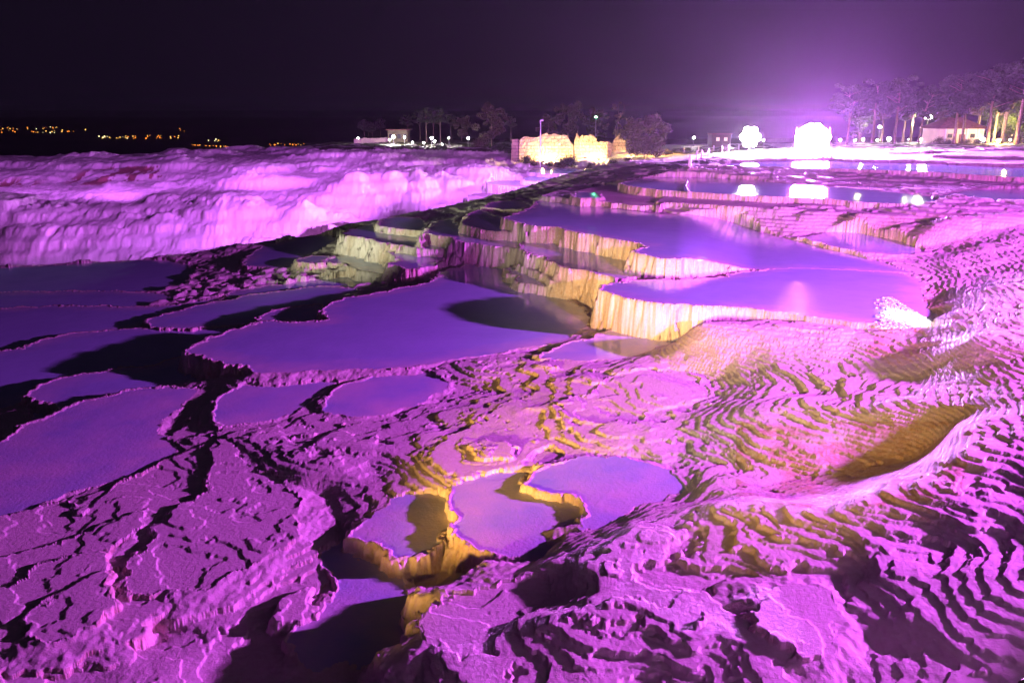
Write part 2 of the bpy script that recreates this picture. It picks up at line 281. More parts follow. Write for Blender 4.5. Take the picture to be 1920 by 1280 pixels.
def zval(z, poly):
    if isinstance(z, str):
        if z == 'A1': return .5
        px = sum(p[0] for p in poly) / len(poly); py = sum(p[1] for p in poly) / len(poly)
        return Q(px, py, float(z[1:]))[2]
    return z
PL = [(zval(z, poly), poly, wtr, sl, z == 'A1') for z, poly, wtr, sl in PL]
PL.sort(key=lambda t: t[0])
WID = np.zeros(H.shape, np.int16); WALL = np.zeros(H.shape, np.float32); DEP = np.zeros(H.shape, np.float32)
amp = np.clip(Y / 18, 1.1, 1.8)
JX = X + amp * (.09 * pn(X * 1.6, Y * 1.6, 90) + .065 * pn(X * 4.3, Y * 4.3, 91) + .038 * pn(X * 11, Y * 11, 92))
JY = Y + amp * (.12 * pn(X * 1.6, Y * 1.6, 94) + .075 * pn(X * 4.3, Y * 4.3, 95) + .042 * pn(X * 11, Y * 11, 96))
for k, (z, poly, wtr, slope, isA1) in enumerate(PL):
    pts = []
    for i in range(len(poly)):                          # Chaikin-soft outline
        a, b = poly[i], poly[(i + 1) % len(poly)]
        fa, fb = (len(a) > 2) * 1.0, (len(b) > 2) * 1.0
        pts.append((a[0] * .84 + b[0] * .16, a[1] * .84 + b[1] * .16, fa)); pts.append((a[0] * .16 + b[0] * .84, a[1] * .16 + b[1] * .84, fb))
    def za(px): return .5 - .5 * float(sstep(1250, 1398, px)) if isA1 else z
    pl = np.array([P(px, py, za(px)) for px, py, f_ in pts]); flu = [p[2] for p in pts]
    mgn = 2.2
    lo = pl.min(0) - mgn; hi = pl.max(0) + mgn
    r0 = np.searchsorted(ls, math.log(max(lo[1], Y0))); r1 = np.searchsorted(ls, math.log(max(hi[1], Y0 + .01)))
    umin = min(lo[0] / lo[1] if lo[1] > 0 else -9, lo[0] / hi[1]); umax = max(hi[0] / max(lo[1], 1), hi[0] / hi[1])
    c0 = max(0, np.searchsorted(us, umin) - 1); c1 = min(NU, np.searchsorted(us, umax) + 1)
    sl = (slice(max(0, r0 - 1), min(NV, r1 + 1)), slice(c0, c1))
    x = JX[sl]; y = JY[sl]
    if x.size == 0: continue
    dm = np.full(x.shape, 1e9); fm = np.zeros(x.shape); ins = np.zeros(x.shape, bool)
    for i in range(len(pl)):
        ax, ay = pl[i]; bx, by = pl[(i + 1) % len(pl)]
        ex, ey = bx - ax, by - ay; q = ex * ex + ey * ey + 1e-12
        t = np.clip(((x - ax) * ex + (y - ay) * ey) / q, 0, 1)
        dd = (x - ax - t * ex) ** 2 + (y - ay - t * ey) ** 2
        fm = np.where(dd < dm, flu[i] * (1 - t) + flu[(i + 1) % len(pl)] * t, fm); dm = np.minimum(dm, dd)
        if ay != by:
            c = ((ay > y) != (by > y)) & (x < ex * (y - ay) / (by - ay) + ax); ins ^= c
    d = np.sqrt(dm)
    zz = z
    if isA1:
        pxg = 960 + F * U[sl] * (1.0 / (CP - 0.1 * SP)) * .0 + F * U[sl] * .945
        zz = .5 - .5 * sstep(1250, 1398, pxg)
    yy = Y[sl]; h = H[sl].copy()
    lip = np.clip(.030 + .0016 * yy, .03, .12)
    fl = 1 + .28 * pn(X[sl] * 3 + pn(X[sl], Y[sl], 88), Y[sl] * 3, 97) + .12 * pn(X[sl] * 8, Y[sl] * 8, 89)
    fm = fm * fm * (3 - 2 * fm)
    d = np.where(ins, d, np.clip(d + .07 * pn(X[sl] * .9, yy * .9, 85) * (d > .02), 0, None))
    wallh = zz - .018 * fm * bool(wtr) - (slope * (.85 if slope > 4.6 else .58) * d * fl * .9 + .10 * (1 - np.exp(-d * 8))) * (1 - fm) - (.20 * d + 1.5 * np.clip(d - .55, 0, None) + .02 * np.clip(pn(X[sl] * 3, yy * 3, 98), -1, .5)) * fm  # fmq
    wallh = np.where((fm > .5) & (d > .5), terr(wallh + .02 * pn(X[sl] * 2, yy * 2, 93), .05, .7), wallh)
    # inside: water level, thin raised lip along the edge
    inz = zz - .018 + .020 * (1 - fm) * (1 - sstep(lip * .6, lip * 1.4, d)) if wtr else zz + terr(.040 * fbm(X[sl] * .6 + yy * .35, yy * .5, 2, 99) + .006 * pn(X[sl] * 4, yy * 4, 87) + .002 * pn(X[sl] * 12, yy * 12, 86), .018, .85)
    tw_ = .3 if slope > 4.6 else .78
    wallh = np.where(fm < .5, (1 - tw_) * wallh + tw_ * np.minimum(zz, terr(wallh - zz + .10 + .06 * pn(X[sl] * .8, yy * .8, 84) + .02 * pn(X[sl] * 3, yy * 3, 83), .20, .55) + zz - .0), wallh)
    onwall = (~ins) & (wallh > h) & (d < 1.5) & (fm < .4)
    new = np.where(ins, inz, np.maximum(h, wallh))
    WALL[sl] = np.where(ins, 0, np.where(onwall, 1.0, WALL[sl]))
    H[sl] = new
    wid = WID[sl]
    wid = np.where(ins, (k + 1) if wtr else 0, np.where((wallh > h + .001) & ~ins, 0, wid))
    if wtr: wid = np.where(ins & (d < lip * (1 - fm)), 0, wid)
    WID[sl] = wid
    DEP[sl] = np.where(ins, d * sstep(13, 23, yy), DEP[sl])
# flutes on the walls
H += WALL * .02 * pn(X * 5, Y * 3, 101) * near

# ------------------------------------------------------------------ surface attributes in plan
yc = CP * Y - SP * (H - CAMZ); zc = SP * Y + CP * (H - CAMZ)
PX = 960 + F * X / yc; PY = 640 - F * zc / yc
def inpoly(poly):
    ins = np.zeros(PX.shape, bool)
    for i in range(len(poly)):
        ax, ay = poly[i][:2]; bx, by = poly[(i + 1) % len(poly)][:2]
        if ay != by: ins ^= ((ay > PY) != (by > PY)) & (PX < (bx - ax) * (PY - ay) / (by - ay) + ax)
    return ins
gH0 = np.gradient(H, axis=0) / np.gradient(Y, axis=0); gH1 = np.gradient(H, axis=1) / (np.gradient(U, axis=1) * Y)
steep = np.sqrt(gH0 ** 2 + gH1 ** 2)
stain_glow = sstep(-.25, .5, fbm(X * .35, Y * .35, 3, 110)) * sstep(.25, 1.2, steep) * .65
stain_glow = np.maximum(stain_glow, WALL * sstep(-.1, .6, fbm(X * .8, Y * .5, 3, 112)) * .55)
for poly, v in [([(1380,790),(1830,790),(1800,930),(1560,960),(1380,930)],.8),([(590,840),(800,800),(800,900),(700,980),(560,1000),(540,930)],.1),  # first two patches put amber lamplight into the stone colour
                ([(1700,540),(1830,540),(1760,660),(1680,690),(1620,660)],.85),([(1560,400),(1820,400),(1830,470),(1600,470,1)],.5)]:
    m = inpoly(poly); stain_glow = np.where(m, np.maximum(stain_glow, v * sstep(-.35, .25, fbm(X * 1.2, Y * 1.2, 3, 115) + .5 * (steep > .3))), stain_glow)
stain_glow = stain_glow * (1 - cliff * .9)
veg = np.zeros(H.shape)
nv = fbm(X * .5, Y * .5, 4, 120)
for poly in [([(520,440),(640,415),(700,425),(640,445),(560,452)]),([(1020,354),(1110,324),(1200,308),(1330,297),(1400,296),(1290,311),(1240,325),(1160,342),(1060,362)]),
             ([(560,262),(760,262),(980,262),(980,290),(900,284),(760,280),(600,282)]),([(1190,284),(1420,268),(1480,280),(1300,290)]),([(1560,262),(1930,262),(1930,272),(1760,283),(1560,286)]),
             ([(850,385),(1000,355),(1060,352),(1000,372),(920,376)])]:
    veg = np.maximum(veg, inpoly(poly) * sstep(-.5, .0, nv))
veg = np.maximum(veg, sstep(112, 120, Y) * 1.0)
cst = np.zeros(H.shape)   # red-brown mineral stains hanging down the upper cliff face
m = inpoly([(-50,316),(100,313),(300,312),(310,330),(230,346),(-50,352)])
cst = m * sstep(.0, .12, pn(X * .5, Y * .12, 130) + .5 * pn(X * 1.9, Y * .5, 131) + .25 * pn(X * 4, Y * 2, 134)) * sstep(-.1, .1, pn(X * .15, Y * .1, 133) + .1)
ldg = cliff * sstep(.28, .08, steep) * .45     # greyer tone on the flat ledges of the cliff
ATT = np.stack([stain_glow, veg, cst, ldg], -1).astype(np.float32)

# ------------------------------------------------------------------ materials
def newmat(name):
    m = bpy.data.materials.new(name); m.use_nodes = True
    return m, m.node_tree.nodes, m.node_tree.links, m.node_tree.nodes["Principled BSDF"]
def simple(name, col, rough=.7, metal=0, nscale=None, namp=.25, bump=0):
    m, N, K, b = newmat(name)
    b.inputs["Base Color"].default_value = (*col, 1); b.inputs["Roughness"].default_value = rough; b.inputs["Metallic"].default_value = metal
    if nscale:
        tc = N.new("ShaderNodeTexCoord"); nz = N.new("ShaderNodeTexNoise"); nz.inputs["Scale"].default_value = nscale; nz.inputs["Detail"].default_value = 6
        K.new(tc.outputs["Object"], nz.inputs["Vector"])
        cr = N.new("ShaderNodeValToRGB"); cr.color_ramp.elements[0].position = .3; cr.color_ramp.elements[1].position = .7
        cr.color_ramp.elements[0].color = tuple(c * (1 - namp) for c in col) + (1,); cr.color_ramp.elements[1].color = tuple(min(1, c * (1 + namp)) for c in col) + (1,)
        K.new(nz.outputs[0], cr.inputs[0]); K.new(cr.outputs[0], b.inputs["Base Color"])
        if bump:
            bp = N.new("ShaderNodeBump"); bp.inputs["Distance"].default_value = bump; K.new(nz.outputs[0], bp.inputs["Height"]); K.new(bp.outputs[0], b.inputs["Normal"])
    return m
def emit(name, col, s):
    m, N, K, b = newmat(name)
    b.inputs["Base Color"].default_value = (*col, 1)
    b.inputs["Emission Color"].default_value = (*col, 1); b.inputs["Emission Strength"].default_value = s
    return m
def mixc(N, K, fac, a, b):
    x = N.new("ShaderNodeMix"); x.data_type = 'RGBA'
    if isinstance(fac, float): x.inputs[0].default_value = fac
    else: K.new(fac, x.inputs[0])
    for i, v in ((6, a), (7, b)):
        if isinstance(v, tuple): x.inputs[i].default_value = (*v, 1)
        else: K.new(v, x.inputs[i])
    return x.outputs[2]
def noise(N, K, vec, scale, detail=5, rough=.55):
    n_ = N.new("ShaderNodeTexNoise"); n_.inputs["Scale"].default_value = scale; n_.inputs["Detail"].default_value = detail; n_.inputs["Roughness"].default_value = rough
    K.new(vec, n_.inputs["Vector"]); return n_.outputs[0]
def ramp(N, K, v, a, b, c0=(0, 0, 0), c1=(1, 1, 1)):
    r = N.new("ShaderNodeValToRGB"); r.color_ramp.elements[0].position = a; r.color_ramp.elements[1].position = b
    r.color_ramp.elements[0].color = (*c0, 1); r.color_ramp.elements[1].color = (*c1, 1); K.new(v, r.inputs[0]); return r.outputs[0]

m_trav, N, K, B = newmat("travertine")
geo = N.new("ShaderNodeNewGeometry"); at = N.new("ShaderNodeAttribute"); at.attribute_name = "surf"
sep = N.new("ShaderNodeSeparateColor"); K.new(at.outputs["Color"], sep.inputs[0])
n1 = noise(N, K, geo.outputs["Position"], 1.3, 7); n2 = noise(N, K, geo.outputs["Position"], 14, 6, .65); n3 = noise(N, K, geo.outputs["Position"], 60, 4, .6)
base = mixc(N, K, ramp(N, K, n1, .3, .75), (.80, .76, .72), (.70, .66, .62))
base = mixc(N, K, ramp(N, K, n2, .35, .7), base, (.66, .60, .54))
sm = N.new("ShaderNodeMath"); sm.operation = 'MULTIPLY'; K.new(sep.outputs[0], sm.inputs[0]); K.new(ramp(N, K, n2, .25, .6), sm.inputs[1])
base = mixc(N, K, sm.outputs[0], base, (.50, .33, .15))
base = mixc(N, K, at.outputs["Alpha"], base, (.30, .27, .22))
base = mixc(N, K, sep.outputs[2], base, (.30, .13, .12))
vg = ramp(N, K, n2, .3, .7, (.030, .030, .018), (.10, .095, .055))
base = mixc(N, K, sep.outputs[1], base, vg)
K.new(base, B.inputs["Base Color"])
ro = ramp(N, K, n1, .35, .65, (.58,) * 3, (.85,) * 3); K.new(ro, B.inputs["Roughness"])
bp1 = N.new("ShaderNodeBump"); bp1.inputs["Distance"].default_value = .02; bp1.inputs["Strength"].default_value = .7; K.new(n2, bp1.inputs["Height"])
bp2 = N.new("ShaderNodeBump"); bp2.inputs["Distance"].default_value = .006; bp2.inputs["Strength"].default_value = .7; K.new(n3, bp2.inputs["Height"]); K.new(bp1.outputs[0], bp2.inputs["Normal"])
K.new(bp2.outputs[0], B.inputs["Normal"])
B.inputs["Coat Weight"].default_value = .08; B.inputs["Coat Roughness"].default_value = .2; K.new(bp2.outputs[0], B.inputs["Coat Normal"])

m_wat, N, K, B = newmat("milky_spring_water")
geo = N.new("ShaderNodeNewGeometry"); at = N.new("ShaderNodeAttribute"); at.attribute_name = "depth"
n1 = noise(N, K, geo.outputs["Position"], .8, 4); n2 = noise(N, K, geo.outputs["Position"], 9, 3, .5); n3 = noise(N, K, geo.outputs["Position"], 30, 2, .5)
shal = ramp(N, K, at.outputs["Fac"], .0, .9)
col = mixc(N, K, shal, (.76, .70, .74), (.42, .56, .84))
col = mixc(N, K, ramp(N, K, n1, .3, .75), col, (.36, .50, .76))
K.new(col, B.inputs["Base Color"]); B.inputs["Roughness"].default_value = .09; B.inputs["IOR"].default_value = 1.33
bp1 = N.new("ShaderNodeBump"); bp1.inputs["Distance"].default_value = .006; bp1.inputs["Strength"].default_value = .18; K.new(n2, bp1.inputs["Height"])
bp2 = N.new("ShaderNodeBump"); bp2.inputs["Distance"].default_value = .002; bp2.inputs["Strength"].default_value = .25; K.new(n3, bp2.inputs["Height"]); K.new(bp1.outputs[0], bp2.inputs["Normal"])
bp3 = N.new("ShaderNodeBump"); bp3.inputs["Distance"].default_value = .009
n4 = noise(N, K, geo.outputs["Position"], 16, 4, .6)
iv = N.new("ShaderNodeMath"); iv.operation = 'MULTIPLY_ADD'; K.new(at.outputs["Fac"], iv.inputs[0]); iv.inputs[1].default_value = -2.2; iv.inputs[2].default_value = .85; iv.use_clamp = True
K.new(iv.outputs[0], bp3.inputs["Strength"]); K.new(n4, bp3.inputs["Height"]); K.new(bp2.outputs[0], bp3.inputs["Normal"])
bp4 = N.new("ShaderNodeBump"); bp4.inputs["Distance"].default_value = .02; bp4.inputs["Strength"].default_value = .35
K.new(noise(N, K, geo.outputs["Position"], 2.6, 3, .6), bp4.inputs["Height"]); K.new(bp4.outputs[0], bp1.inputs["Normal"])
K.new(bp3.outputs[0], B.inputs["Normal"])

# ------------------------------------------------------------------ mesh building from the grid
def tag(o, label=None, cat=None, group=None, kind=None):
    if label: o["label"] = label
    if cat: o["category"] = cat
    if group: o["group"] = group
    if kind: o["kind"] = kind
    return o
CO = np.stack([X, Y, H], -1).reshape(-1, 3).astype(np.float32)
idx = np.arange(NU * NV).reshape(NV, NU)
Fq = np.stack([idx[:-1, :-1], idx[:-1, 1:], idx[1:, 1:], idx[1:, :-1]], -1).reshape(-1, 4)
w_ = WID.reshape(-1)[Fq]
fw = np.where((w_ == w_[:, :1]).all(1), w_[:, 0], 0)
def grid_mesh(name, fmask, mat, attname, attdata):
    fq = Fq[fmask]; used, inv = np.unique(fq, return_inverse=True); inv = inv.reshape(-1)
    me = bpy.data.meshes.new(name)
    me.vertices.add(len(used)); me.vertices.foreach_set("co", CO[used].ravel())
    me.loops.add(len(inv)); me.loops.foreach_set("vertex_index", inv.astype(np.int32))
    me.polygons.add(len(fq)); me.polygons.foreach_set("loop_start", np.arange(0, len(inv), 4, dtype=np.int32))
    me.update(calc_edges=True)
    me.polygons.foreach_set("use_smooth", np.ones(len(fq), bool))
    if attdata.ndim == 2:
        a = me.attributes.new(attname, 'FLOAT_COLOR', 'POINT'); a.data.foreach_set("color", attdata[used].ravel())
    else:
        a = me.attributes.new(attname, 'FLOAT', 'POINT'); a.data.foreach_set("value", attdata[used].astype(np.float32))
    me.materials.append(mat)
    o = bpy.data.objects.new(name, me); COL.objects.link(o); return o
o = grid_mesh("ground", fw == 0, m_trav, "surf", ATT.reshape(-1, 4)); tag(o, kind='structure')
for k in np.unique(fw):
    if k == 0: continue
    o = grid_mesh("water", fw == k, m_wat, "depth", DEP.reshape(-1)); tag(o, kind='structure')
def gz(x, y):                           # ground height at a plan point
    u = x / y; l = math.log(y)
    j = int(np.clip(np.searchsorted(us, u), 0, NU - 1)); i = int(round((l - ls[0]) / (ls[-1] - ls[0]) * (NV - 1)))
    return float(H[min(max(i, 0), NV - 1), min(max(j, 0), NU - 1)])
#OBJECTS#
# ------------------------------------------------------------------ helpers for things
def mesh_obj(name, bm, mat, parent=None, smooth=False):
    me = bpy.data.meshes.new(name); bm.to_mesh(me); bm.free()
    if smooth:
        for p in me.polygons: p.use_smooth = True
    me.materials.append(mat)
    o = bpy.data.objects.new(name, me); COL.objects.link(o); o.parent = parent
    return o
def thing(name, loc, label, cat, group=None, rz=0):
    o = bpy.data.objects.new(name, None); COL.objects.link(o); o.location = loc; o.rotation_euler = (0, 0, rz)
    o.empty_display_size = .2
    return tag(o, label, cat, group)
def dup(root, loc, rz=0, s=1.0, label=None, group=None):
    r = root.copy(); COL.objects.link(r); r.location = loc; r.rotation_euler = (0, 0, rz)
    r.scale = (s, s, s) if not isinstance(s, tuple) else s
    if label: r["label"] = label
    if group: r["group"] = group
    for ch in list(root.children):
        c = ch.copy(); COL.objects.link(c); c.parent = r
        for g in list(ch.children):
            d = g.copy(); COL.objects.link(d); d.parent = c
    return r
def tube(bm, pts, rad, n=8):
    rings = []
    for i, p in enumerate(pts):
        p = Vector(p); a = Vector(pts[max(0, i - 1)]); b = Vector(pts[min(len(pts) - 1, i + 1)])
        t = (b - a).normalized(); s = t.orthogonal().normalized(); u = t.cross(s)
        r = rad[i] if isinstance(rad, (list, tuple)) else rad
        rings.append([bm.verts.new(p + r * (math.cos(k * 2 * math.pi / n) * s + math.sin(k * 2 * math.pi / n) * u)) for k in range(n)])
    for a, b in zip(rings[:-1], rings[1:]):
        # match ring phase
        k0 = min(range(n), key=lambda k: (a[0].co - b[k].co).length)
        for k in range(n): bm.faces.new((a[k], a[(k + 1) % n], b[(k0 + k + 1) % n], b[(k0 + k) % n]))
    bm.faces.new(rings[0][::-1]); bm.faces.new(rings[-1])
def box(bm, c, s, rz=0, bev=0):
    g = bmesh.ops.create_cube(bm, size=1, matrix=Matrix.Translation(c) @ Matrix.Rotation(rz, 4, 'Z') @ Matrix.Diagonal((*s, 1)))
    if bev: bmesh.ops.bevel(bm, geom=list({e for v in g['verts'] for e in v.link_edges}), offset=bev, segments=2, affect='EDGES')
def ball(bm, c, r, sub=2, sz=1.0):
    bmesh.ops.create_icosphere(bm, subdivisions=sub, radius=r, matrix=Matrix.Translation(c) @ Matrix.Diagonal((1, 1, sz, 1)))
def at(px, d):
    z = 0.0; x = 0
    for _ in range(4):
        yc_ = CP * d - SP * (z - CAMZ); x = (px - 960) / F * yc_; z = gz(x, d)
    return x, d, z
def atz(px, py, z):
    x, y = P(px, py, z); return x, y, z
def onground(px, py, dmin=30, dmax=230):
    """first ground point seen along this pixel's ray"""
    a, b, c = ray(px, py); d = dmin
    while d < dmax:
        t = d / b
        if CAMZ + c * t <= gz(a * t, d): return a * t, d, gz(a * t, d)
        d *= 1.004
    return a * dmax / b, dmax, gz(a * dmax / b, dmax)

m_bark = simple("bark", (.20, .15, .11), .9, nscale=6, namp=.4, bump=.02)
m_leaf = simple("pine_needles", (.035, .055, .024), .8, nscale=2, namp=.5)
m_leaf2 = simple("dry_leaves", (.065, .055, .030), .8, nscale=2, namp=.5)
m_steel = simple("painted_steel", (.25, .25, .26), .45, .6, nscale=10)
m_dark = simple("dark_housing", (.03, .03, .035), .5, .3, nscale=10)
m_white = simple("white_paint", (.75, .75, .73), .5, nscale=12, namp=.1)
m_stone = simple("ruin_stone", (.42, .35, .25), .9, nscale=1.6, namp=.45, bump=.08)
N = m_stone.node_tree.nodes; K = m_stone.node_tree.links; B = N["Principled BSDF"]
tc = N.new("ShaderNodeTexCoord"); sx_n = N.new("ShaderNodeSeparateXYZ"); cb = N.new("ShaderNodeCombineXYZ"); K.new(tc.outputs["Object"], sx_n.inputs[0])
ad = N.new("ShaderNodeMath"); K.new(sx_n.outputs[0], ad.inputs[0]); K.new(sx_n.outputs[1], ad.inputs[1]); K.new(ad.outputs[0], cb.inputs[0]); K.new(sx_n.outputs[2], cb.inputs[1])
bk_ = N.new("ShaderNodeTexBrick"); K.new(cb.outputs[0], bk_.inputs[0]); bk_.inputs["Scale"].default_value = 1.0; bk_.inputs["Brick Width"].default_value = .75; bk_.inputs["Row Height"].default_value = .36; bk_.inputs["Mortar Size"].default_value = .035; bk_.inputs["Mortar Smooth"].default_value = .3
bk_.inputs["Color1"].default_value = (.48, .38, .26, 1); bk_.inputs["Color2"].default_value = (.28, .22, .15, 1); bk_.inputs["Mortar"].default_value = (.07, .055, .04, 1)
old = B.inputs["Base Color"].links[0].from_socket
mx = N.new("ShaderNodeMix"); mx.data_type = 'RGBA'; mx.inputs[0].default_value = .65; K.new(old, mx.inputs[6]); K.new(bk_.outputs[0], mx.inputs[7]); K.new(mx.outputs[2], B.inputs["Base Color"])
m_plast = simple("pale_render", (.62, .55, .40), .9, nscale=1.2, namp=.12, bump=.01)
m_roof = simple("roof_tiles", (.14, .06, .045), .8, nscale=5, namp=.4)
m_rope = simple("rope", (.55, .48, .36), .9, nscale=20)
m_foam, N, K, B = newmat("water_foam")
B.inputs["Base Color"].default_value = (.93, .96, .95, 1); B.inputs["Roughness"].default_value = .35
e_white = emit("lamp_glass_white", (1, .97, .86), 260)
e_mast = emit("mast_glass_white", (1, 1, .80), 2200)
e_big = emit("flood_glass_white", (1, 1, .90), 3200)
e_purp = emit("flood_glass_purple", (.66, .18, 1.0), 17000)
e_amber = emit("lamp_glass_amber", (1, .55, .12), 1400)
e_green = emit("lamp_glass_green", (.10, 1, .35), 900)
e_town = [emit("town_lamp_orange", (1, .26, .03), 3), emit("town_lamp_yellow", (1, .50, .11), 3), emit("town_lamp_pale", (1, .85, .45), 4)]

# ------------------------------------------------------------------ plain, town, haze
bm = bmesh.new()
rr = [60, 300, 1200, 4000, 9000, 15000]; ring = []
for r_ in rr: ring.append([bm.verts.new((r_ * math.sin(a * math.pi / 24), 40 + r_ * math.cos(a * math.pi / 24), -60)) for a in range(48)])
for a, b in zip(ring[:-1], ring[1:]):
    for k in range(48): bm.faces.new((a[k], a[(k + 1) % 48], b[(k + 1) % 48], b[k]))
bm.faces.new(ring[0])
tag(mesh_obj("plain", bm, simple("dark_fields", (.03, .032, .022), 1, nscale=.004, namp=.5)), kind='structure')

town_me = []
for m in e_town:
    bm = bmesh.new(); ball(bm, (0, 0, 0), 1, 1); me = bpy.data.meshes.new("town_lamp"); bm.to_mesh(me); bm.free(); me.materials.append(m); town_me.append(me)
rt = random.Random(5)
clusters = [(2, 108, 238, 249, 34, 'at the far left end of the town', [0, 0, 1, 1, 2]), (112, 140, 243, 247, 5, 'in the dim trail right of the leftmost quarter', [0, 1]),
            (157, 163, 242, 245, 3, 'alone between two lit quarters of the town', [1]), (174, 240, 255, 259.5, 20, 'in the long pale row of the town', [1, 1, 2]),
            (240, 338, 254, 260, 26, 'in the long orange row of the town', [0, 0, 0, 1]), (330, 346, 241, 246, 4, 'on the slope above the long row', [0]),
            (388, 412, 261, 266, 8, 'in the small knot above the road', [2, 1]), (358, 480, 271.5, 278.5, 30, 'strung along the distant road', [0, 0, 1]), (503, 570, 268.5, 273, 22, 'in the nearest knot beside the white hill', [0, 0, 1])]
ORD = 'first second third fourth fifth sixth seventh eighth ninth tenth eleventh twelfth thirteenth fourteenth fifteenth sixteenth seventeenth eighteenth nineteenth twentieth'.split()
ORD += ['twenty-' + o_ for o_ in ORD[:9]] + ['thirtieth'] + ['thirty-' + o_ for o_ in ORD[:9]]
for x0, x1, y0, y1, n_, where, ks in clusters:
    pxs = sorted(rt.uniform(x0, x1) for _ in range(n_)); cn = {}
    for i in range(n_):
        px = pxs[i]; f_ = (px - x0) / (x1 - x0)
        if 'road' in where and 'strung' in where: py = y0 + (y1 - y0) * f_ + rt.uniform(-.7, .7)
        else: py = rt.uniform(y0, y1)
        k = rt.choice(ks); x, y = P(px, py, -56.0)
        o = bpy.data.objects.new("town_lamp", town_me[k]); COL.objects.link(o); o.location = (x, y, -56)
        s_ = y / F * rt.choice([.4, .55, .7, 1.0]); o.scale = (s_, s_, s_)
        cn[k] = cn.get(k, 0) + 1
        tag(o, "%s tiny %s lamp from the left, %s" % (ORD[cn[k] - 1], ['orange', 'yellow', 'pale yellow'][k], where), "lamp", "far town lamps " + where)

# ------------------------------------------------------------------ trees
def make_tree(name, h, cr, ch0, nclump, nleaf, leaf, mat, seed, fork=1, flat=.6, gap=.35, label='', group='', lean=.04):
    rn = random.Random(seed); nr = np.random.RandomState(seed)
    root = thing(name, (0, 0, 0), label, "tree", group)
    bm = bmesh.new(); tips = []
    for fk in range(fork):
        a0 = rn.uniform(0, 6.28); sp = 0 if fork == 1 else .16
        pts = []; n_ = 9
        for i in range(n_):
            t = i / (n_ - 1)
            pts.append((math.cos(a0) * sp * h * t * t * 1.2 + rn.uniform(-1, 1) * lean * .25 * h * t, math.sin(a0) * sp * h * t * t + rn.uniform(-1, 1) * lean * .25 * h * t, t * h * .92 - .15))
        r0 = h * .022 / (fork ** .4)
        tube(bm, pts, [r0 * (1.25 if i == 0 else 1 - .8 * i / (n_ - 1)) for i in range(n_)], 8)
        for j in range(9):
            t = rn.uniform(ch0, .95); k = t * (n_ - 1); i0_ = int(k); b0 = Vector(pts[i0_]).lerp(Vector(pts[min(i0_ + 1, n_ - 1)]), k - i0_)
            a = rn.uniform(0, 6.28); ln = cr * rn.uniform(.5, .95) * (1 - .5 * abs((t - ch0) / (1 - ch0) - .4))
            mid = b0 + Vector((math.cos(a) * ln * .5, math.sin(a) * ln * .5, ln * .28)); end = b0 + Vector((math.cos(a) * ln, math.sin(a) * ln, ln * rn.uniform(.3, .7)))
            tube(bm, [b0, mid, end], [r0 * .38 * (1.1 - t * .6), r0 * .22, r0 * .08], 5); tips += [end, mid]
    mesh_obj("trunk", bm, m_bark, root, True)
    V = []; Fc = []
    cs = []
    for c in range(nclump):
        if rn.random() < .55 and tips: b0 = rn.choice(tips) + Vector((rn.uniform(-.4, .4), rn.uniform(-.4, .4), rn.uniform(-.2, .5)))
        else:
            a = rn.uniform(0, 6.28); q = rn.uniform(0, 1) ** .6; zz = rn.uniform(-1, 1)
            b0 = Vector((math.cos(a) * q * cr * math.sqrt(1 - zz * zz * .8), math.sin(a) * q * cr * math.sqrt(1 - zz * zz * .8), h * (ch0 + (1 - ch0) * (.5 + zz * .48))))
        cs.append((b0, cr * rn.uniform(.12, .30)))
    for b0, rc in cs:
        n_ = int(nleaf * (rc / (cr * .2)) ** 1.5)
        d = nr.normal(size=(n_, 3)); d /= np.linalg.norm(d, axis=1)[:, None]; d *= (nr.rand(n_, 1) ** .5) * rc; d[:, 2] *= flat
        c = d + np.array(b0)
        t1 = nr.normal(size=(n_, 3)); t1 /= np.linalg.norm(t1, axis=1)[:, None]
        t2 = np.cross(t1, nr.normal(size=(n_, 3))); t2 /= np.linalg.norm(t2, axis=1)[:, None]
        sz = leaf * (.5 + nr.rand(n_, 1))
        base = len(V) * 4
        V.append(np.stack([c - t1 * sz, c + t2 * sz * .45, c + t1 * sz, c - t2 * sz * .45], 1))
    V = np.concatenate(V).reshape(-1, 3); nf = len(V) // 4
    me = bpy.data.meshes.new("crown"); me.vertices.add(len(V)); me.vertices.foreach_set("co", V.astype(np.float32).ravel())
    me.loops.add(nf * 4); me.loops.foreach_set("vertex_index", np.arange(nf * 4, dtype=np.int32))
    me.polygons.add(nf); me.polygons.foreach_set("loop_start", np.arange(0, nf * 4, 4, dtype=np.int32)); me.update(calc_edges=True)
    me.materials.append(mat); o = bpy.data.objects.new("crown", me); COL.objects.link(o); o.parent = root
    return root
G1 = "tall pines behind the terraces on the right"
pA = make_tree("pine_tree", 8, 2.3, .42, 46, 190, .13, m_leaf, 3, 1, label='x', group=G1)
pB = make_tree("pine_tree", 8, 2.6, .46, 50, 190, .13, m_leaf, 8, 2, label='x', group=G1, lean=.07)
pC = make_tree("pine_tree", 8, 1.9, .5, 34, 190, .13, m_leaf2, 14, 1, label='x', group=G1, lean=.1)
placed = {id(pA): False, id(pB): False, id(pC): False}
def plant(proto, px, d, toppy, label, group, rz=0, sx=1.0):
    x, y, z = at(px, d)
    a, b, c = ray(px, toppy); ztop = CAMZ + c * d / b
    s = max(.2, (ztop - z) / proto_h[id(proto)])
    if not placed.get(id(proto), False):
        placed[id(proto)] = True; proto.location = (x, y, z); proto.rotation_euler = (0, 0, rz); proto.scale = (s * sx, s * sx, s)
        proto["label"] = label; proto["group"] = group; return proto
    return dup(proto, (x, y, z), rz, (s * sx, s * sx, s), label, group)
proto_h = {id(pA): 8.2, id(pB): 8.2, id(pC): 8.2}
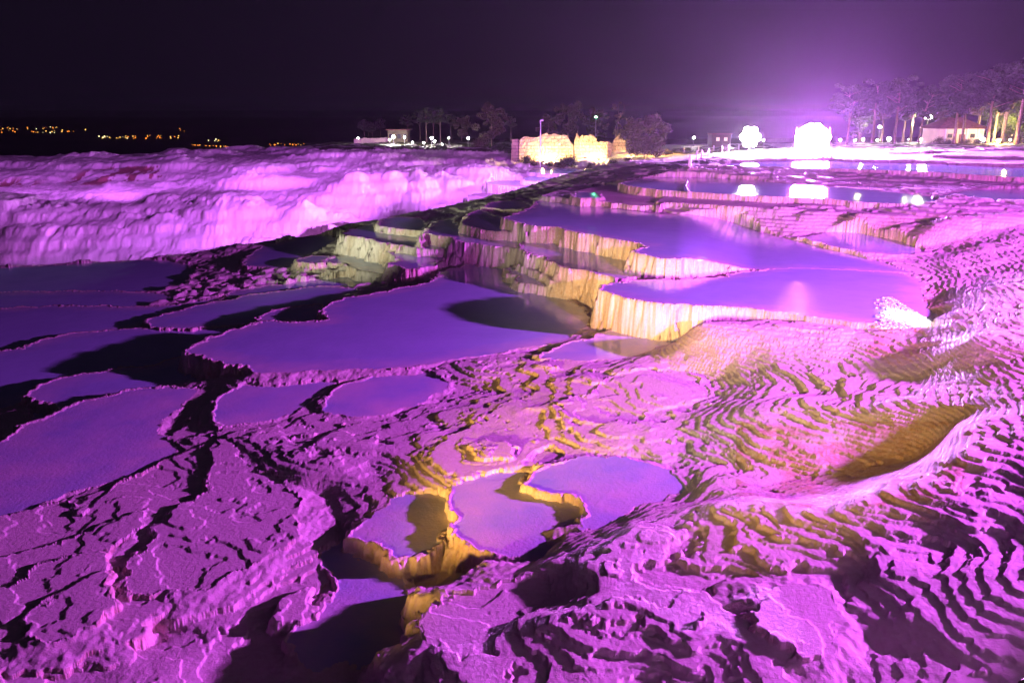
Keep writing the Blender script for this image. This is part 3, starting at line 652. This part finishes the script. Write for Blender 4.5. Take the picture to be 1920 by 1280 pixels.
right = [(pB,1588,88,158,'forked pale trunk just right of the purple floodlights'),(pA,1635,92,146,'dark pine trunk second from the purple floodlights'),(pC,1652,104,176,'thin pine behind the round yellow lit bush'),
 (pA,1676,90,140,'pine with a two toned crown left of the bright white mast lamp'),(pC,1692,98,172,'slim lit trunk left of the white mast lamp'),(pA,1706,96,165,'dark slim trunk close to the left of the mast lamp'),
 (pB,1722,94,160,'leaning trunk right under the bright white mast lamp'),(pC,1752,106,175,'thin pine just left of the hut with the hipped roof'),(pA,1788,86,146,'straight purple lit trunk in front of the hut wall'),
 (pB,1803,87,136,'forked orange lit trunk in front of the hut'),(pC,1830,92,150,'thin dark trunk at the right corner of the hut'),(pA,1850,85,124,'tall purple pine first right of the hut'),
 (pC,1862,94,150,'thin leaning trunk between two purple pines right of the hut'),(pB,1877,88,116,'tallest pine with leaning stems right of the hut'),(pA,1905,84,112,'purple and red lit pine near the right edge'),(pB,1935,86,108,'pine at the very right edge of the picture'),
 (pA,1612,112,185,'small pine far behind the forked pale trunk'),(pA,1770,118,178,'pine rising behind the left end of the hut roof'),(pB,1895,112,150,'yellow lit pine in the background at the right')]
for i, (p_, px, d, tp, lb) in enumerate(right): plant(p_, px, d, tp, "tall pine, " + lb, G1, i * 1.7, 1.15 + .12 * (i % 3))
G2 = "dark trees in front of the night sky in the middle"
pD = make_tree("pine_tree", 8, 2.2, .5, 34, 150, .16, m_leaf, 21, 1, label='x', group=G2)
pE = make_tree("broadleaf_tree", 6, 2.6, .22, 60, 170, .14, m_leaf2, 25, 1, flat=.85, label='x', group=G2)
proto_h[id(pD)] = 8.2; proto_h[id(pE)] = 6.3
mid = [(pD,684,128,222,'leftmost thin trunk above the long low wall'),(pD,692,132,226,'second thin trunk above the long low wall'),(pD,699,127,228,'third thin trunk above the long low wall'),(pD,714,134,220,'thin tree over the right half of the low wall'),
 (pD,765,124,214,'flat topped tree right of the lit flat roofed building'),(pD,788,122,206,'dark pine left of the brightest pale trunk'),(pD,800,118,200,'pine with the brightest pale trunk among the small lamps'),(pD,813,124,208,'pine just right of the brightest pale trunk'),
 (pD,826,118,202,'pine with a pale trunk above the lowest lamp'),(pD,846,126,212,'dark pine left of the rightmost small lamp'),(pE,866,120,218,'dark bushy tree beside the rightmost small lamp'),(pE,922,112,194,'large round dark tree between the small lamps and the ruins'),(pD,958,116,216,'thin tree left of the ruins'),
 (pE,1065,118,192,'big dark round tree rising behind the two ruins'),(pE,1028,116,214,'dark tree behind the left ruin'),(pE,1117,120,204,'dark tree behind the green lamp')]
for i, (p_, px, d, tp, lb) in enumerate(mid): plant(p_, px, d, tp, "tree, " + lb, G2, i * 2.1)
t_ = make_tree("bare_tree", 6, 1.1, .25, 16, 60, .12, m_leaf2, 31, 2, label="tall thin almost bare tree standing behind the ruined walls", group=None, lean=.12)
x, y, z = at(1152, 102); a, b, c = ray(1152, 184); s = (CAMZ + c * y / b - z) / 6; t_.location = (x, y, z); t_.scale = (s, s, s)
if "group" in t_: del t_["group"]
t_ = make_tree("broadleaf_tree", 3.2, 2.3, .12, 70, 170, .10, m_leaf2, 35, 2, flat=.9, label="wide dark round tree just right of the ruined walls", group=None)
x, y, z = at(1208, 90); a, b, c = ray(1208, 222); s = (CAMZ + c * y / b - z) / 3.3; t_.location = (x, y, z); t_.scale = (s * .85, s * .85, s)
t_ = make_tree("broadleaf_tree", 3.2, 1.5, .2, 40, 150, .10, m_leaf, 37, 2, flat=.9, label="small round bush lit yellow green left of the white mast lamp", group=None)
x, y, z = at(1610, 96); t_.location = (x, y, z)
t_ = make_tree("broadleaf_tree", 3.6, 1.9, .2, 50, 150, .10, m_leaf, 39, 2, flat=.9, label="dense yellow lit tree behind the pines right of the hut", group=None)
x, y, z = at(1880, 100); t_.location = (x, y, z); t_.scale = (1.5, 1.5, 1.5)

# low bushes
def make_bush(seed, mat):
    nr = np.random.RandomState(seed); V = []
    for c in range(14):
        b0 = nr.normal(size=3) * (.35, .35, .15) + (0, 0, .35); n_ = 90
        d = nr.normal(size=(n_, 3)) * .17; cc = d + b0; t1 = nr.normal(size=(n_, 3)); t1 /= np.linalg.norm(t1, axis=1)[:, None]
        t2 = np.cross(t1, nr.normal(size=(n_, 3))); t2 /= np.linalg.norm(t2, axis=1)[:, None]; V.append(np.stack([cc - t1 * .06, cc + t2 * .03, cc + t1 * .06, cc - t2 * .03], 1))
    V = np.concatenate(V).reshape(-1, 3); nf = len(V) // 4
    me = bpy.data.meshes.new("bush"); me.vertices.add(len(V)); me.vertices.foreach_set("co", V.astype(np.float32).ravel()); me.loops.add(nf * 4); me.loops.foreach_set("vertex_index", np.arange(nf * 4, dtype=np.int32))
    me.polygons.add(nf); me.polygons.foreach_set("loop_start", np.arange(0, nf * 4, 4, dtype=np.int32)); me.update(calc_edges=True); me.materials.append(mat); return me
bms = [make_bush(50, m_leaf), make_bush(51, m_leaf2)]
for i, (px, d, s, lb) in enumerate([(985,90,1.1,'dark low bush at the left foot of the left ruin'),(998,89,.7,'small dark bush in front of the left ruin'),(1030,89,.6,'low bush in front of the glowing part of the left ruin'),(1048,88,.9,'bush below the right end of the left ruin'),
        (1063,89,1.5,'round dark bush in the gap between the two ruins'),(1107,88,.7,'small dark bush in front of the right ruin'),(1150,88,.9,'dark bush right of the right ruin'),(1180,87,.7,'low bush under the wide round tree'),
        (830,104,1.0,'low bush under the lowest small lamp'),(900,102,1.3,'dark bush left of the ruins'),(932,100,1.1,'dark bush nearest the left of the ruins'),(1250,92,.8,'low bush beside the amber lamp'),(1290,92,.8,'low bush left of the rope posts'),
        (1762,88,.8,'dark bush at the left foot of the hut wall'),(1778,87,.6,'small bush under the middle of the hut wall'),(1812,86,.7,'bush under the lit hut wall'),(1835,86,.8,'bush at the right foot of the hut'),(1900,90,1.5,'dark hedge bush at the right edge'),(1925,90,1.6,'big dark bush at the very right edge')]):
    o = bpy.data.objects.new("bush", bms[i % 2]); COL.objects.link(o); x, y, z = at(px, d); o.location = (x, y, z); o.scale = (s, s, s); o.rotation_euler = (0, 0, i * 1.3)
    tag(o, lb, "bush", "low dark bushes along the far edge")

# ------------------------------------------------------------------ ruins
def ruined_wall(parent, name, x0, x1, h, thick, prof, seed, nx=46, nz=18):
    rn = np.random.RandomState(seed); bm = bmesh.new(); fr = []; bk = []; blk = [(rn.rand() - .5) * .34 for _ in range(20)]
    for i in range(nx):
        t = i / (nx - 1); x = x0 + (x1 - x0) * t
        ht = h * (np.interp(t, [p[0] for p in prof], [p[1] for p in prof])) + blk[i // 4]
        cf = []; cb = []
        for j in range(nz):
            q = j / (nz - 1); zz = -.3 + (ht + .3) * q
            cf.append(bm.verts.new((x + (rn.rand() - .5) * .05, -thick * (.5 + .12 * (1 - q)) + (rn.rand() - .5) * .10, zz + (rn.rand() - .5) * .03)))
            cb.append(bm.verts.new((x + (rn.rand() - .5) * .05, thick * (.5 + .12 * (1 - q)) + (rn.rand() - .5) * .10, zz)))
        fr.append(cf); bk.append(cb)
    for i in range(nx - 1):
        for j in range(nz - 1):
            bm.faces.new((fr[i][j], fr[i + 1][j], fr[i + 1][j + 1], fr[i][j + 1])); bm.faces.new((bk[i + 1][j], bk[i][j], bk[i][j + 1], bk[i + 1][j + 1]))
        bm.faces.new((fr[i][-1], fr[i + 1][-1], bk[i + 1][-1], bk[i][-1]))
    for i in (0, nx - 1):
        for j in range(nz - 1):
            f = (fr[i][j], fr[i][j + 1], bk[i][j + 1], bk[i][j]); bm.faces.new(f if i == 0 else f[::-1])
    return mesh_obj(name, bm, m_stone, parent)
x, y, z = at(1025, 94); k_ = y / F
rl = thing("stone_ruin", (x, y, z), "left ruined stone wall with rounded jagged top, half lit glowing yellow", "ruin")
ruined_wall(rl, "wall", -50 * k_, 48 * k_, 46 * k_, .9, [(0, .72), (.06, .82), (.2, .86), (.35, .82), (.5, .95), (.62, 1.0), (.75, .98), (.9, .9), (1, .5)], 3)
o_ = ruined_wall(rl, "side_wall", -2.2, 2.2, 34 * k_, .7, [(0, .95), (.4, .8), (1, .55)], 4, 24, 12); o_.rotation_euler = (0, 0, R(75)); o_.location = (-49 * k_, 2.0, 0)
x, y, z = at(1108, 94)
rr_ = thing("stone_ruin", (x, y, z), "right ruined stone wall with square shoulder, fully lit bright yellow", "ruin")
ruined_wall(rr_, "wall", -31 * k_, 29 * k_, 42 * k_, .9, [(0, .7), (.08, 1.05), (.16, .85), (.3, 1.0), (.55, .98), (.64, .86), (.68, .7), (1, .68)], 6)
o_ = ruined_wall(rr_, "side_wall", -2, 2, 32 * k_, .7, [(0, .9), (1, .7)], 7, 20, 12); o_.rotation_euler = (0, 0, R(95)); o_.location = (28 * k_, 2.3, 0)
x, y, z = at(1158, 97)
r3 = thing("stone_ruin", (x, y, z), "grey gabled fragment of ruined wall beside the round dark tree", "ruin")
ruined_wall(r3, "wall", -14 * k_, 14 * k_, 36 * k_, .8, [(0, .45), (.6, 1.0), (1, .6)], 9, 20, 14)
def spotlight(px, d, label, power, col=(1, .70, .22), dy=-1.2):
    x, y, z = at(px, d); t = thing("ground_spotlight", (x, y, z), label, "spotlight", "ground spotlights at the ruins")
    bm = bmesh.new(); box(bm, (0, -.05, .16), (.34, .22, .26), 0, .02); mesh_obj("housing", bm, m_dark, t)
    bm = bmesh.new(); box(bm, (0, .09, .18), (.26, .05, .18), 0, .01); mesh_obj("lens", bm, e_amber, t)
    l = lamp("spotlight_beam", (0, .3, .35), col, power * .30, .12); l.parent = t
    return t
spotlight(1018, 91.8, "small spotlight on the ground before the left ruin's glowing patch", 2600)
spotlight(1034, 92.2, "small spotlight before the right half of the left ruin", 900)
spotlight(1097, 91.6, "small spotlight before the left half of the right ruin", 2600)
spotlight(1122, 92.2, "small spotlight before the square shoulder of the right ruin", 1500)
spotlight(1183, 93.5, "small spotlight under the wide dark tree", 500)

# ------------------------------------------------------------------ lamps of the place
def pole_lamp(px, py, d, label, r=.16, mat=None, group="small white lamps left of the ruins", arm=0, name="lamp_post"):
    x, y, z = at(px, d); a, b, c = ray(px, py); zt = CAMZ + c * d / b; h = max(.4, zt - z)
    t = thing(name, (x, y, z), label, "lamp post", group)
    bm = bmesh.new(); tube(bm, [(0, 0, -.2), (0, 0, h * .5), (0, 0, h - r * .7)], [.06, .05, .035], 8); box(bm, (0, 0, .03), (.3, .3, .08), 0, .01); mesh_obj("pole", bm, m_steel, t)
    if arm:
        bm = bmesh.new(); tube(bm, [(0, 0, h - .1), (arm, 0, h + .02)], .03, 6); box(bm, (arm, 0, h), (.5, .22, .12), 0, .02); mesh_obj("lamp_arm", bm, m_steel, t)
    r *= .78
    bm = bmesh.new(); ball(bm, (0, 0, h), r, 2, .9); mesh_obj("lamp_globe", bm, mat or e_white, t, True)
    if r > .1:
        bm = bmesh.new(); tube(bm, [(0, 0, h + r * .85), (0, 0, h + r * 1.05)], [r * .9, r * .4], 10); mesh_obj("lamp_cap", bm, m_dark, t)
    return t
for px, py, d, r, lb in [(672,259.5,118,.17,'white globe lamp at the left end of the long low wall'),(738,257,112,.27,'largest white lamp, in front of the flat roofed building'),(731,262,109,.16,'white lamp just below left of the largest one'),
        (759,257.5,112,.16,'white lamp at the right corner of the flat roofed building'),(774,267,108,.13,'low white lamp between the building and the pale trunks'),(795,268,108,.14,'low yellowish lamp left of the pale trunks'),
        (810,259,110,.2,'bright white lamp under the pale trunks'),(815,265.5,108,.16,'white lamp just under the bright one by the pale trunks'),(829,271,104,.12,'lowest small white lamp by the purple slope edge'),
        (842,259,112,.11,'tiny white lamp up between two dark trees'),(878,259.5,110,.18,'rightmost white globe lamp left of the ruins'),(1300,258.5,108,.16,'small white lamp right of the amber lamp'),(1431,263,100,.1,'tiny white lamp just right of the bright mast lamp')]:
    pole_lamp(px, py, d, lb, r)
pole_lamp(1236, 262, 92, "amber lamp on a post right of the wide dark tree", .19, e_amber, None)
pole_lamp(1116, 220, 110, "green lamp high on a thin mast behind the right ruin", .12, e_green, None, name="signal_mast")
# grey pole with a small lit head in front of the left ruin
x, y, z = at(1013, 88); a, b, c = ray(1013, 226); h = CAMZ + c * y / b - z
t = thing("camera_pole", (x, y, z), "thin grey pole with a short head in front of the left ruin", "pole")
bm = bmesh.new(); tube(bm, [(0, 0, -.2), (0, 0, h)], [.055, .04], 8); mesh_obj("pole", bm, m_white, t)
bm = bmesh.new(); box(bm, (.12, 0, h), (.34, .16, .14), 0, .02); mesh_obj("camera_head", bm, m_white, t)

# bright white floodlight on a mast, far right of the middle
def flood_mast(px, py, d, label, s, mat, heads=2, rows=1):
    x, y, z = at(px, d); a, b, c = ray(px, py); h = max(.6, CAMZ + c * d / b - z)
    t = thing("floodlight_mast", (x, y, z), label, "floodlight")
    bm = bmesh.new(); tube(bm, [(0, 0, -.2), (0, 0, h - s * .3)], [.08, .06], 8); box(bm, (0, 0, h - s * .62), (s * heads, .08, .07)); mesh_obj("mast", bm, m_steel, t)
    for r_ in range(rows):
        nh = heads - (1 if rows > 1 and r_ != 1 else 0); hz = h + (r_ - (rows - 1) / 2) * s * .95
        for k in range(nh):
            cx = (k - (nh - 1) / 2) * s * 1.08
            bm = bmesh.new(); box(bm, (cx, .10, hz), (s * 1.06, .16, s * 1.05), 0, .03); hd = mesh_obj("lamp_head", bm, m_dark, t)
            bm = bmesh.new(); bmesh.ops.create_icosphere(bm, subdivisions=3, radius=s * .53, matrix=Matrix.Translation((cx, .02, hz)) @ Matrix.Diagonal((1, .35, 1, 1))); mesh_obj("lamp_glass", bm, mat, hd, True)
    return t
flood_mast(1405, 257, 84, "dazzling white floodlight on a low mast left of the purple floodlights", .62, e_big, 3, 3)
flood_mast(1734, 219, 98, "bright white floodlight on a tall mast among the right pines", .42, e_mast, 2)
for px, py, d, r, lb in [(1646,238,108,.22,'white lamp halfway between the forked trunk and the mast lamp'),(1636,267,104,.12,'left one of a pair of low white lamps between the trunks'),(1644,267,104,.12,'right one of a pair of low white lamps between the trunks'),
        (1666,262,100,.26,'wide white low lamp left of the slim lit trunk'),(1727,266,100,.17,'low white lamp just below the bright mast lamp'),(1842,266,90,.26,'white lamp at the right foot of the hut'),(1862,255,96,.14,'pale green lamp behind the trunks right of the hut'),
        (1871,268,84,.22,'warm white low lamp between the trunks right of the hut'),(1893,268,88,.09,'left one of two tiny lamps near the right edge'),(1902,268,88,.09,'right one of two tiny lamps near the right edge'),(1602,262,100,.24,'white low lamp under the yellow lit bush'),(1618,266,100,.16,'small low lamp right of the yellow lit bush'),
        (1575,267,98,.12,'small lamp right beside the purple floodlights'),(1756,240,100,.11,'tiny lamp over the left end of the hut roof'),(1705,262,106,.2,'low lamp behind the dark slim trunk')]:
    pole_lamp(px, py, d, lb, r, e_white if 'warm' not in lb else e_amber, "small lamps among the right pines")

for px, d, dx, pw, cl in ((1610, 95, 0, 500, (1, .9, .35)), (1692, 97, .5, 500, (1, .95, .5)), (1880, 98.5, 0, 1500, (1, .72, .18)), (1900, 108, 0, 1500, (1, .75, .25))):
    x, y, z = at(px, d); lamp("tree_fill_light", (x + dx, y - 1.2, z + 2.2), cl, pw * 1.2, .12)  # bare point lights added among the trees to warm the foliage
# purple floodlight battery
x, y, z = at(1522, 76)
t = thing("floodlight_battery", (x, y, z), "huge glaring purple white floodlight battery at the top of the terraces", "floodlight")
bm = bmesh.new()
for sx_ in (-1.5, 0, 1.5):
    tube(bm, [(sx_, .1, -.2), (sx_, .1, 1.95)], .045, 8); tube(bm, [(sx_, .15, 1.2), (sx_, .9, -.1)], .03, 6)
for zz in (.22, .66, 1.1, 1.54): tube(bm, [(-1.5, .1, zz), (1.5, .1, zz)], .035, 8)
mesh_obj("frame", bm, m_steel, t)
bm = bmesh.new(); bmesh.ops.create_cone(bm, cap_ends=True, segments=40, radius1=1, radius2=1, depth=.04, matrix=Matrix.Translation((0, .18, 1.1)) @ Matrix.Diagonal((1.55, 1, 1.2, 1)) @ Matrix.Rotation(math.pi / 2, 4, "X"))
mesh_obj("spill_block", bm, m_dark, t)  # disc added to keep the glow from leaking back onto trees and hut
for n_h, cz_ in ((2, .22), (4, .66), (5, 1.10), (4, 1.54), (2, 1.98)):
    for k in range(n_h):
        cx = (k - (n_h - 1) / 2) * .62
        bm = bmesh.new(); box(bm, (cx, 0, cz_), (.50, .2, .42), 0, .04); hd = mesh_obj("lamp_head", bm, m_dark, t)
        bm = bmesh.new(); bmesh.ops.create_icosphere(bm, subdivisions=3, radius=.33, matrix=Matrix.Translation((cx, -.09, cz_)) @ Matrix.Diagonal((1, .35, .9, 1))); mesh_obj("lamp_glass", bm, e_purp, hd, True)

# ------------------------------------------------------------------ buildings
x, y, z = at(1800, 90); k_ = y / F
t = thing("hut", (x, y, z), "low cream hut with a dark hipped roof standing behind the right pines", "hut")
wd, hh = 82 * k_, 27 * k_
bm = bmesh.new(); box(bm, (0, 1.8, hh / 2 - .15), (wd, 3.6, hh + .3)); mesh_obj("wall", bm, m_plast, t)
bm = bmesh.new()
v = [bm.verts.new(p) for p in [(-wd / 2 - .4, -.45, hh), (wd / 2 + .4, -.45, hh), (wd / 2 + .4, 4.05, hh), (-wd / 2 - .4, 4.05, hh), (-wd * .10, 1.8, hh + 22 * k_), (wd * .10, 1.8, hh + 22 * k_)]]
for f in ((0, 1, 5, 4), (1, 2, 5), (2, 3, 4, 5), (3, 0, 4), (3, 2, 1, 0)): bm.faces.new([v[i] for i in f])
mesh_obj("roof", bm, m_roof, t)
for cx in (-.36, -.12, .12, .36):
    bm = bmesh.new(); tube(bm, [(cx * wd, -.12, -.1), (cx * wd, -.12, hh)], .07, 8); mesh_obj("post", bm, m_white, t)
bm = bmesh.new(); box(bm, (.02 * wd, -.02, .5), (.62, .08, 1.0), 0, .01); mesh_obj("door", bm, m_roof, t)
for cx in (-.25, .25):
    bm = bmesh.new(); box(bm, (cx * wd, -.01, .85), (.5, .06, .42), 0, .01); mesh_obj("window", bm, m_dark, t)
lamp("hut_warm_fill", (x + 1.2, y - 3.0, z + 1.6), (1, .80, .42), 700, .1)
lamp("hut_warm_fill", (x + 5.5, y + 2.0, z + 1.0), (1, .72, .22), 4000, .1)  # added warm light for the tree right of the hut, no wall fitting
x, y, z = at(746, 116); k_ = y / F
t = thing("flat_roofed_building", (x, y, z), "small pale flat roofed building lit by the largest white lamp at the left", "building")
bm = bmesh.new(); box(bm, (0, 1.5, .65), (36 * k_, 3, 1.9)); mesh_obj("wall", bm, simple("dim_render", (.16, .15, .08), .9, nscale=2), t)
bm = bmesh.new(); box(bm, (0, 1.4, 1.68), (42 * k_, 3.6, .14), 0, .02); mesh_obj("roof", bm, m_roof, t)
for cx in (-.9, .2, 1.0):
    bm = bmesh.new(); box(bm, (cx, -.02, .8), (.45, .08, .6), 0, .01); mesh_obj("window", bm, m_dark, t)
x, y, z = at(703, 117); k_ = y / F
bm = bmesh.new()
for i in range(9):
    xa = (-34 + i * 8) * k_; za = gz(x + xa, y); zb = z
    box(bm, (xa, 0, za - z + .2), (8 * k_ - .03, .35, .9 + .04 * (i % 3)), 0, .02)
o = mesh_obj("low_wall", bm, m_plast); o.location = (x, y, z); tag(o, "long low pale wall left of the flat roofed building", "wall")
x, y, z = at(1352, 104); k_ = y / F
t = thing("shed", (x, y, z), "dim low shed with two pale windows left of the bright mast lamp", "shed")
bm = bmesh.new(); box(bm, (0, 1.2, .6), (34 * k_, 2.4, 1.8)); mesh_obj("wall", bm, simple("brown_boards", (.10, .07, .05), .9, nscale=3), t)
bm = bmesh.new(); box(bm, (0, 1.1, 1.58), (38 * k_, 2.9, .12), 0, .02); mesh_obj("roof", bm, m_roof, t)
e_win = emit("lit_window", (1, .85, .5), .35)
for cx in (-.45, .5):
    bm = bmesh.new(); box(bm, (cx, -.02, .95), (.4, .06, .42), 0, .01); mesh_obj("window", bm, e_win, t)

# ------------------------------------------------------------------ rope posts, hose, foam
posts = [(1283,284.5,.40,'thin post farthest left on the path edge'),(1310,283.5,.40,'thin post second from the left on the path edge'),(1338,283.5,.45,'wide post left of the roped pair'),(1353,287,.55,'left one of the two roped white posts'),
         (1365,287,.62,'brightest white post holding the ropes'),(1385,281,.42,'post nearest the white floodlight'),(1328,294.5,.55,'white post on the rim, first below the path'),(1315,297.5,.5,'white post on the rim, second below the path'),(1306,300.5,.5,'white post on the rim, third below the path'),(1293,313,.62,'thick white post nearest the upper pool')]
pp = []
bm = bmesh.new(); tube(bm, [(0, 0, -.15), (0, 0, .9), (0, 0, 1.0)], [.075, .06, .035], 8); pm = bpy.data.meshes.new("rope_post"); bm.to_mesh(pm); bm.free(); pm.materials.append(m_white)
for px, py, h, lb in posts:
    x, y, z = onground(px, py); o = bpy.data.objects.new("rope_post", pm); COL.objects.link(o); o.location = (x, y, z); o.scale = (1 + .5 * ('thick' in lb), 1, h + .15)
    tag(o, lb, "post", "white rope posts beside the upper pool"); pp.append(Vector((x, y, z + h)))
bm = bmesh.new()
for a, b in ((3, 4), (4, 5), (6, 7), (7, 8)):
    pts = [pp[a].lerp(pp[b], i / 10) - Vector((0, 0, .9 * (i / 10) * (1 - i / 10))) for i in range(11)]; tube(bm, pts, .02, 5)
tag(mesh_obj("rope", bm, m_rope), "slack pale rope strung between the white posts", "rope")
bm = bmesh.new(); tube(bm, [atz(px, py, 1.16) for px, py in ((1291, 337), (1288, 343), (1286, 349), (1289, 355), (1294, 361))], .035, 6)
tag(mesh_obj("hose", bm, m_white, smooth=True), "short pale hose lying across the upper pool near the brown rim", "hose")
bm = bmesh.new(); rf = random.Random(3); fx = [P(px, py, 0) for px, py in ((1668, 558), (1735, 592), (1752, 614), (1650, 608), (1640, 575))]
cnt = 0
while cnt < 900:
    px = rf.uniform(1636, 1752); py = rf.uniform(557, 615); q = (px - 1660) / 92
    if py < 556 + max(0, (px - 1670)) * .62: continue
    if px < 1672 and rf.random() > ((px - 1636) / 40) ** 1.6: continue
    if px > 1700 and py > 613: continue
    x, y = P(px, py, 0); r_ = rf.uniform(.015, .05); ball(bm, (x, y, -.012 + rf.uniform(0, .03)), r_, 1, .55); cnt += 1
o = mesh_obj("foam", bm, m_foam, smooth=True); tag(o, "white foam churning in the right corner of the large upper pool", "foam", kind='stuff')
lamp("foam_fill_light", (11, 8, 7), (1, 1, .95), 24000, .1, 'SPOT', (10.0, 20.2, 0), 4.6, .5)  # unseen narrow spot added to whiten the foam

# ------------------------------------------------------------------ haze: night air lit by the lamps
bm = bmesh.new(); box(bm, (0, 7000, -22), (18000, 14400, 78.5))
mh = bpy.data.materials.new("night_haze"); mh.use_nodes = True; nt = mh.node_tree; nt.nodes.clear()
ou = nt.nodes.new("ShaderNodeOutputMaterial"); pv = nt.nodes.new("ShaderNodeVolumePrincipled"); pv.inputs["Density"].default_value = .00008
pv.inputs["Color"].default_value = (.9, .9, .95, 1); pv.inputs["Anisotropy"].default_value = .68; nt.links.new(pv.outputs[0], ou.inputs["Volume"])
HAZE = True
if HAZE: tag(mesh_obj("haze", bm, mh), kind='stuff')
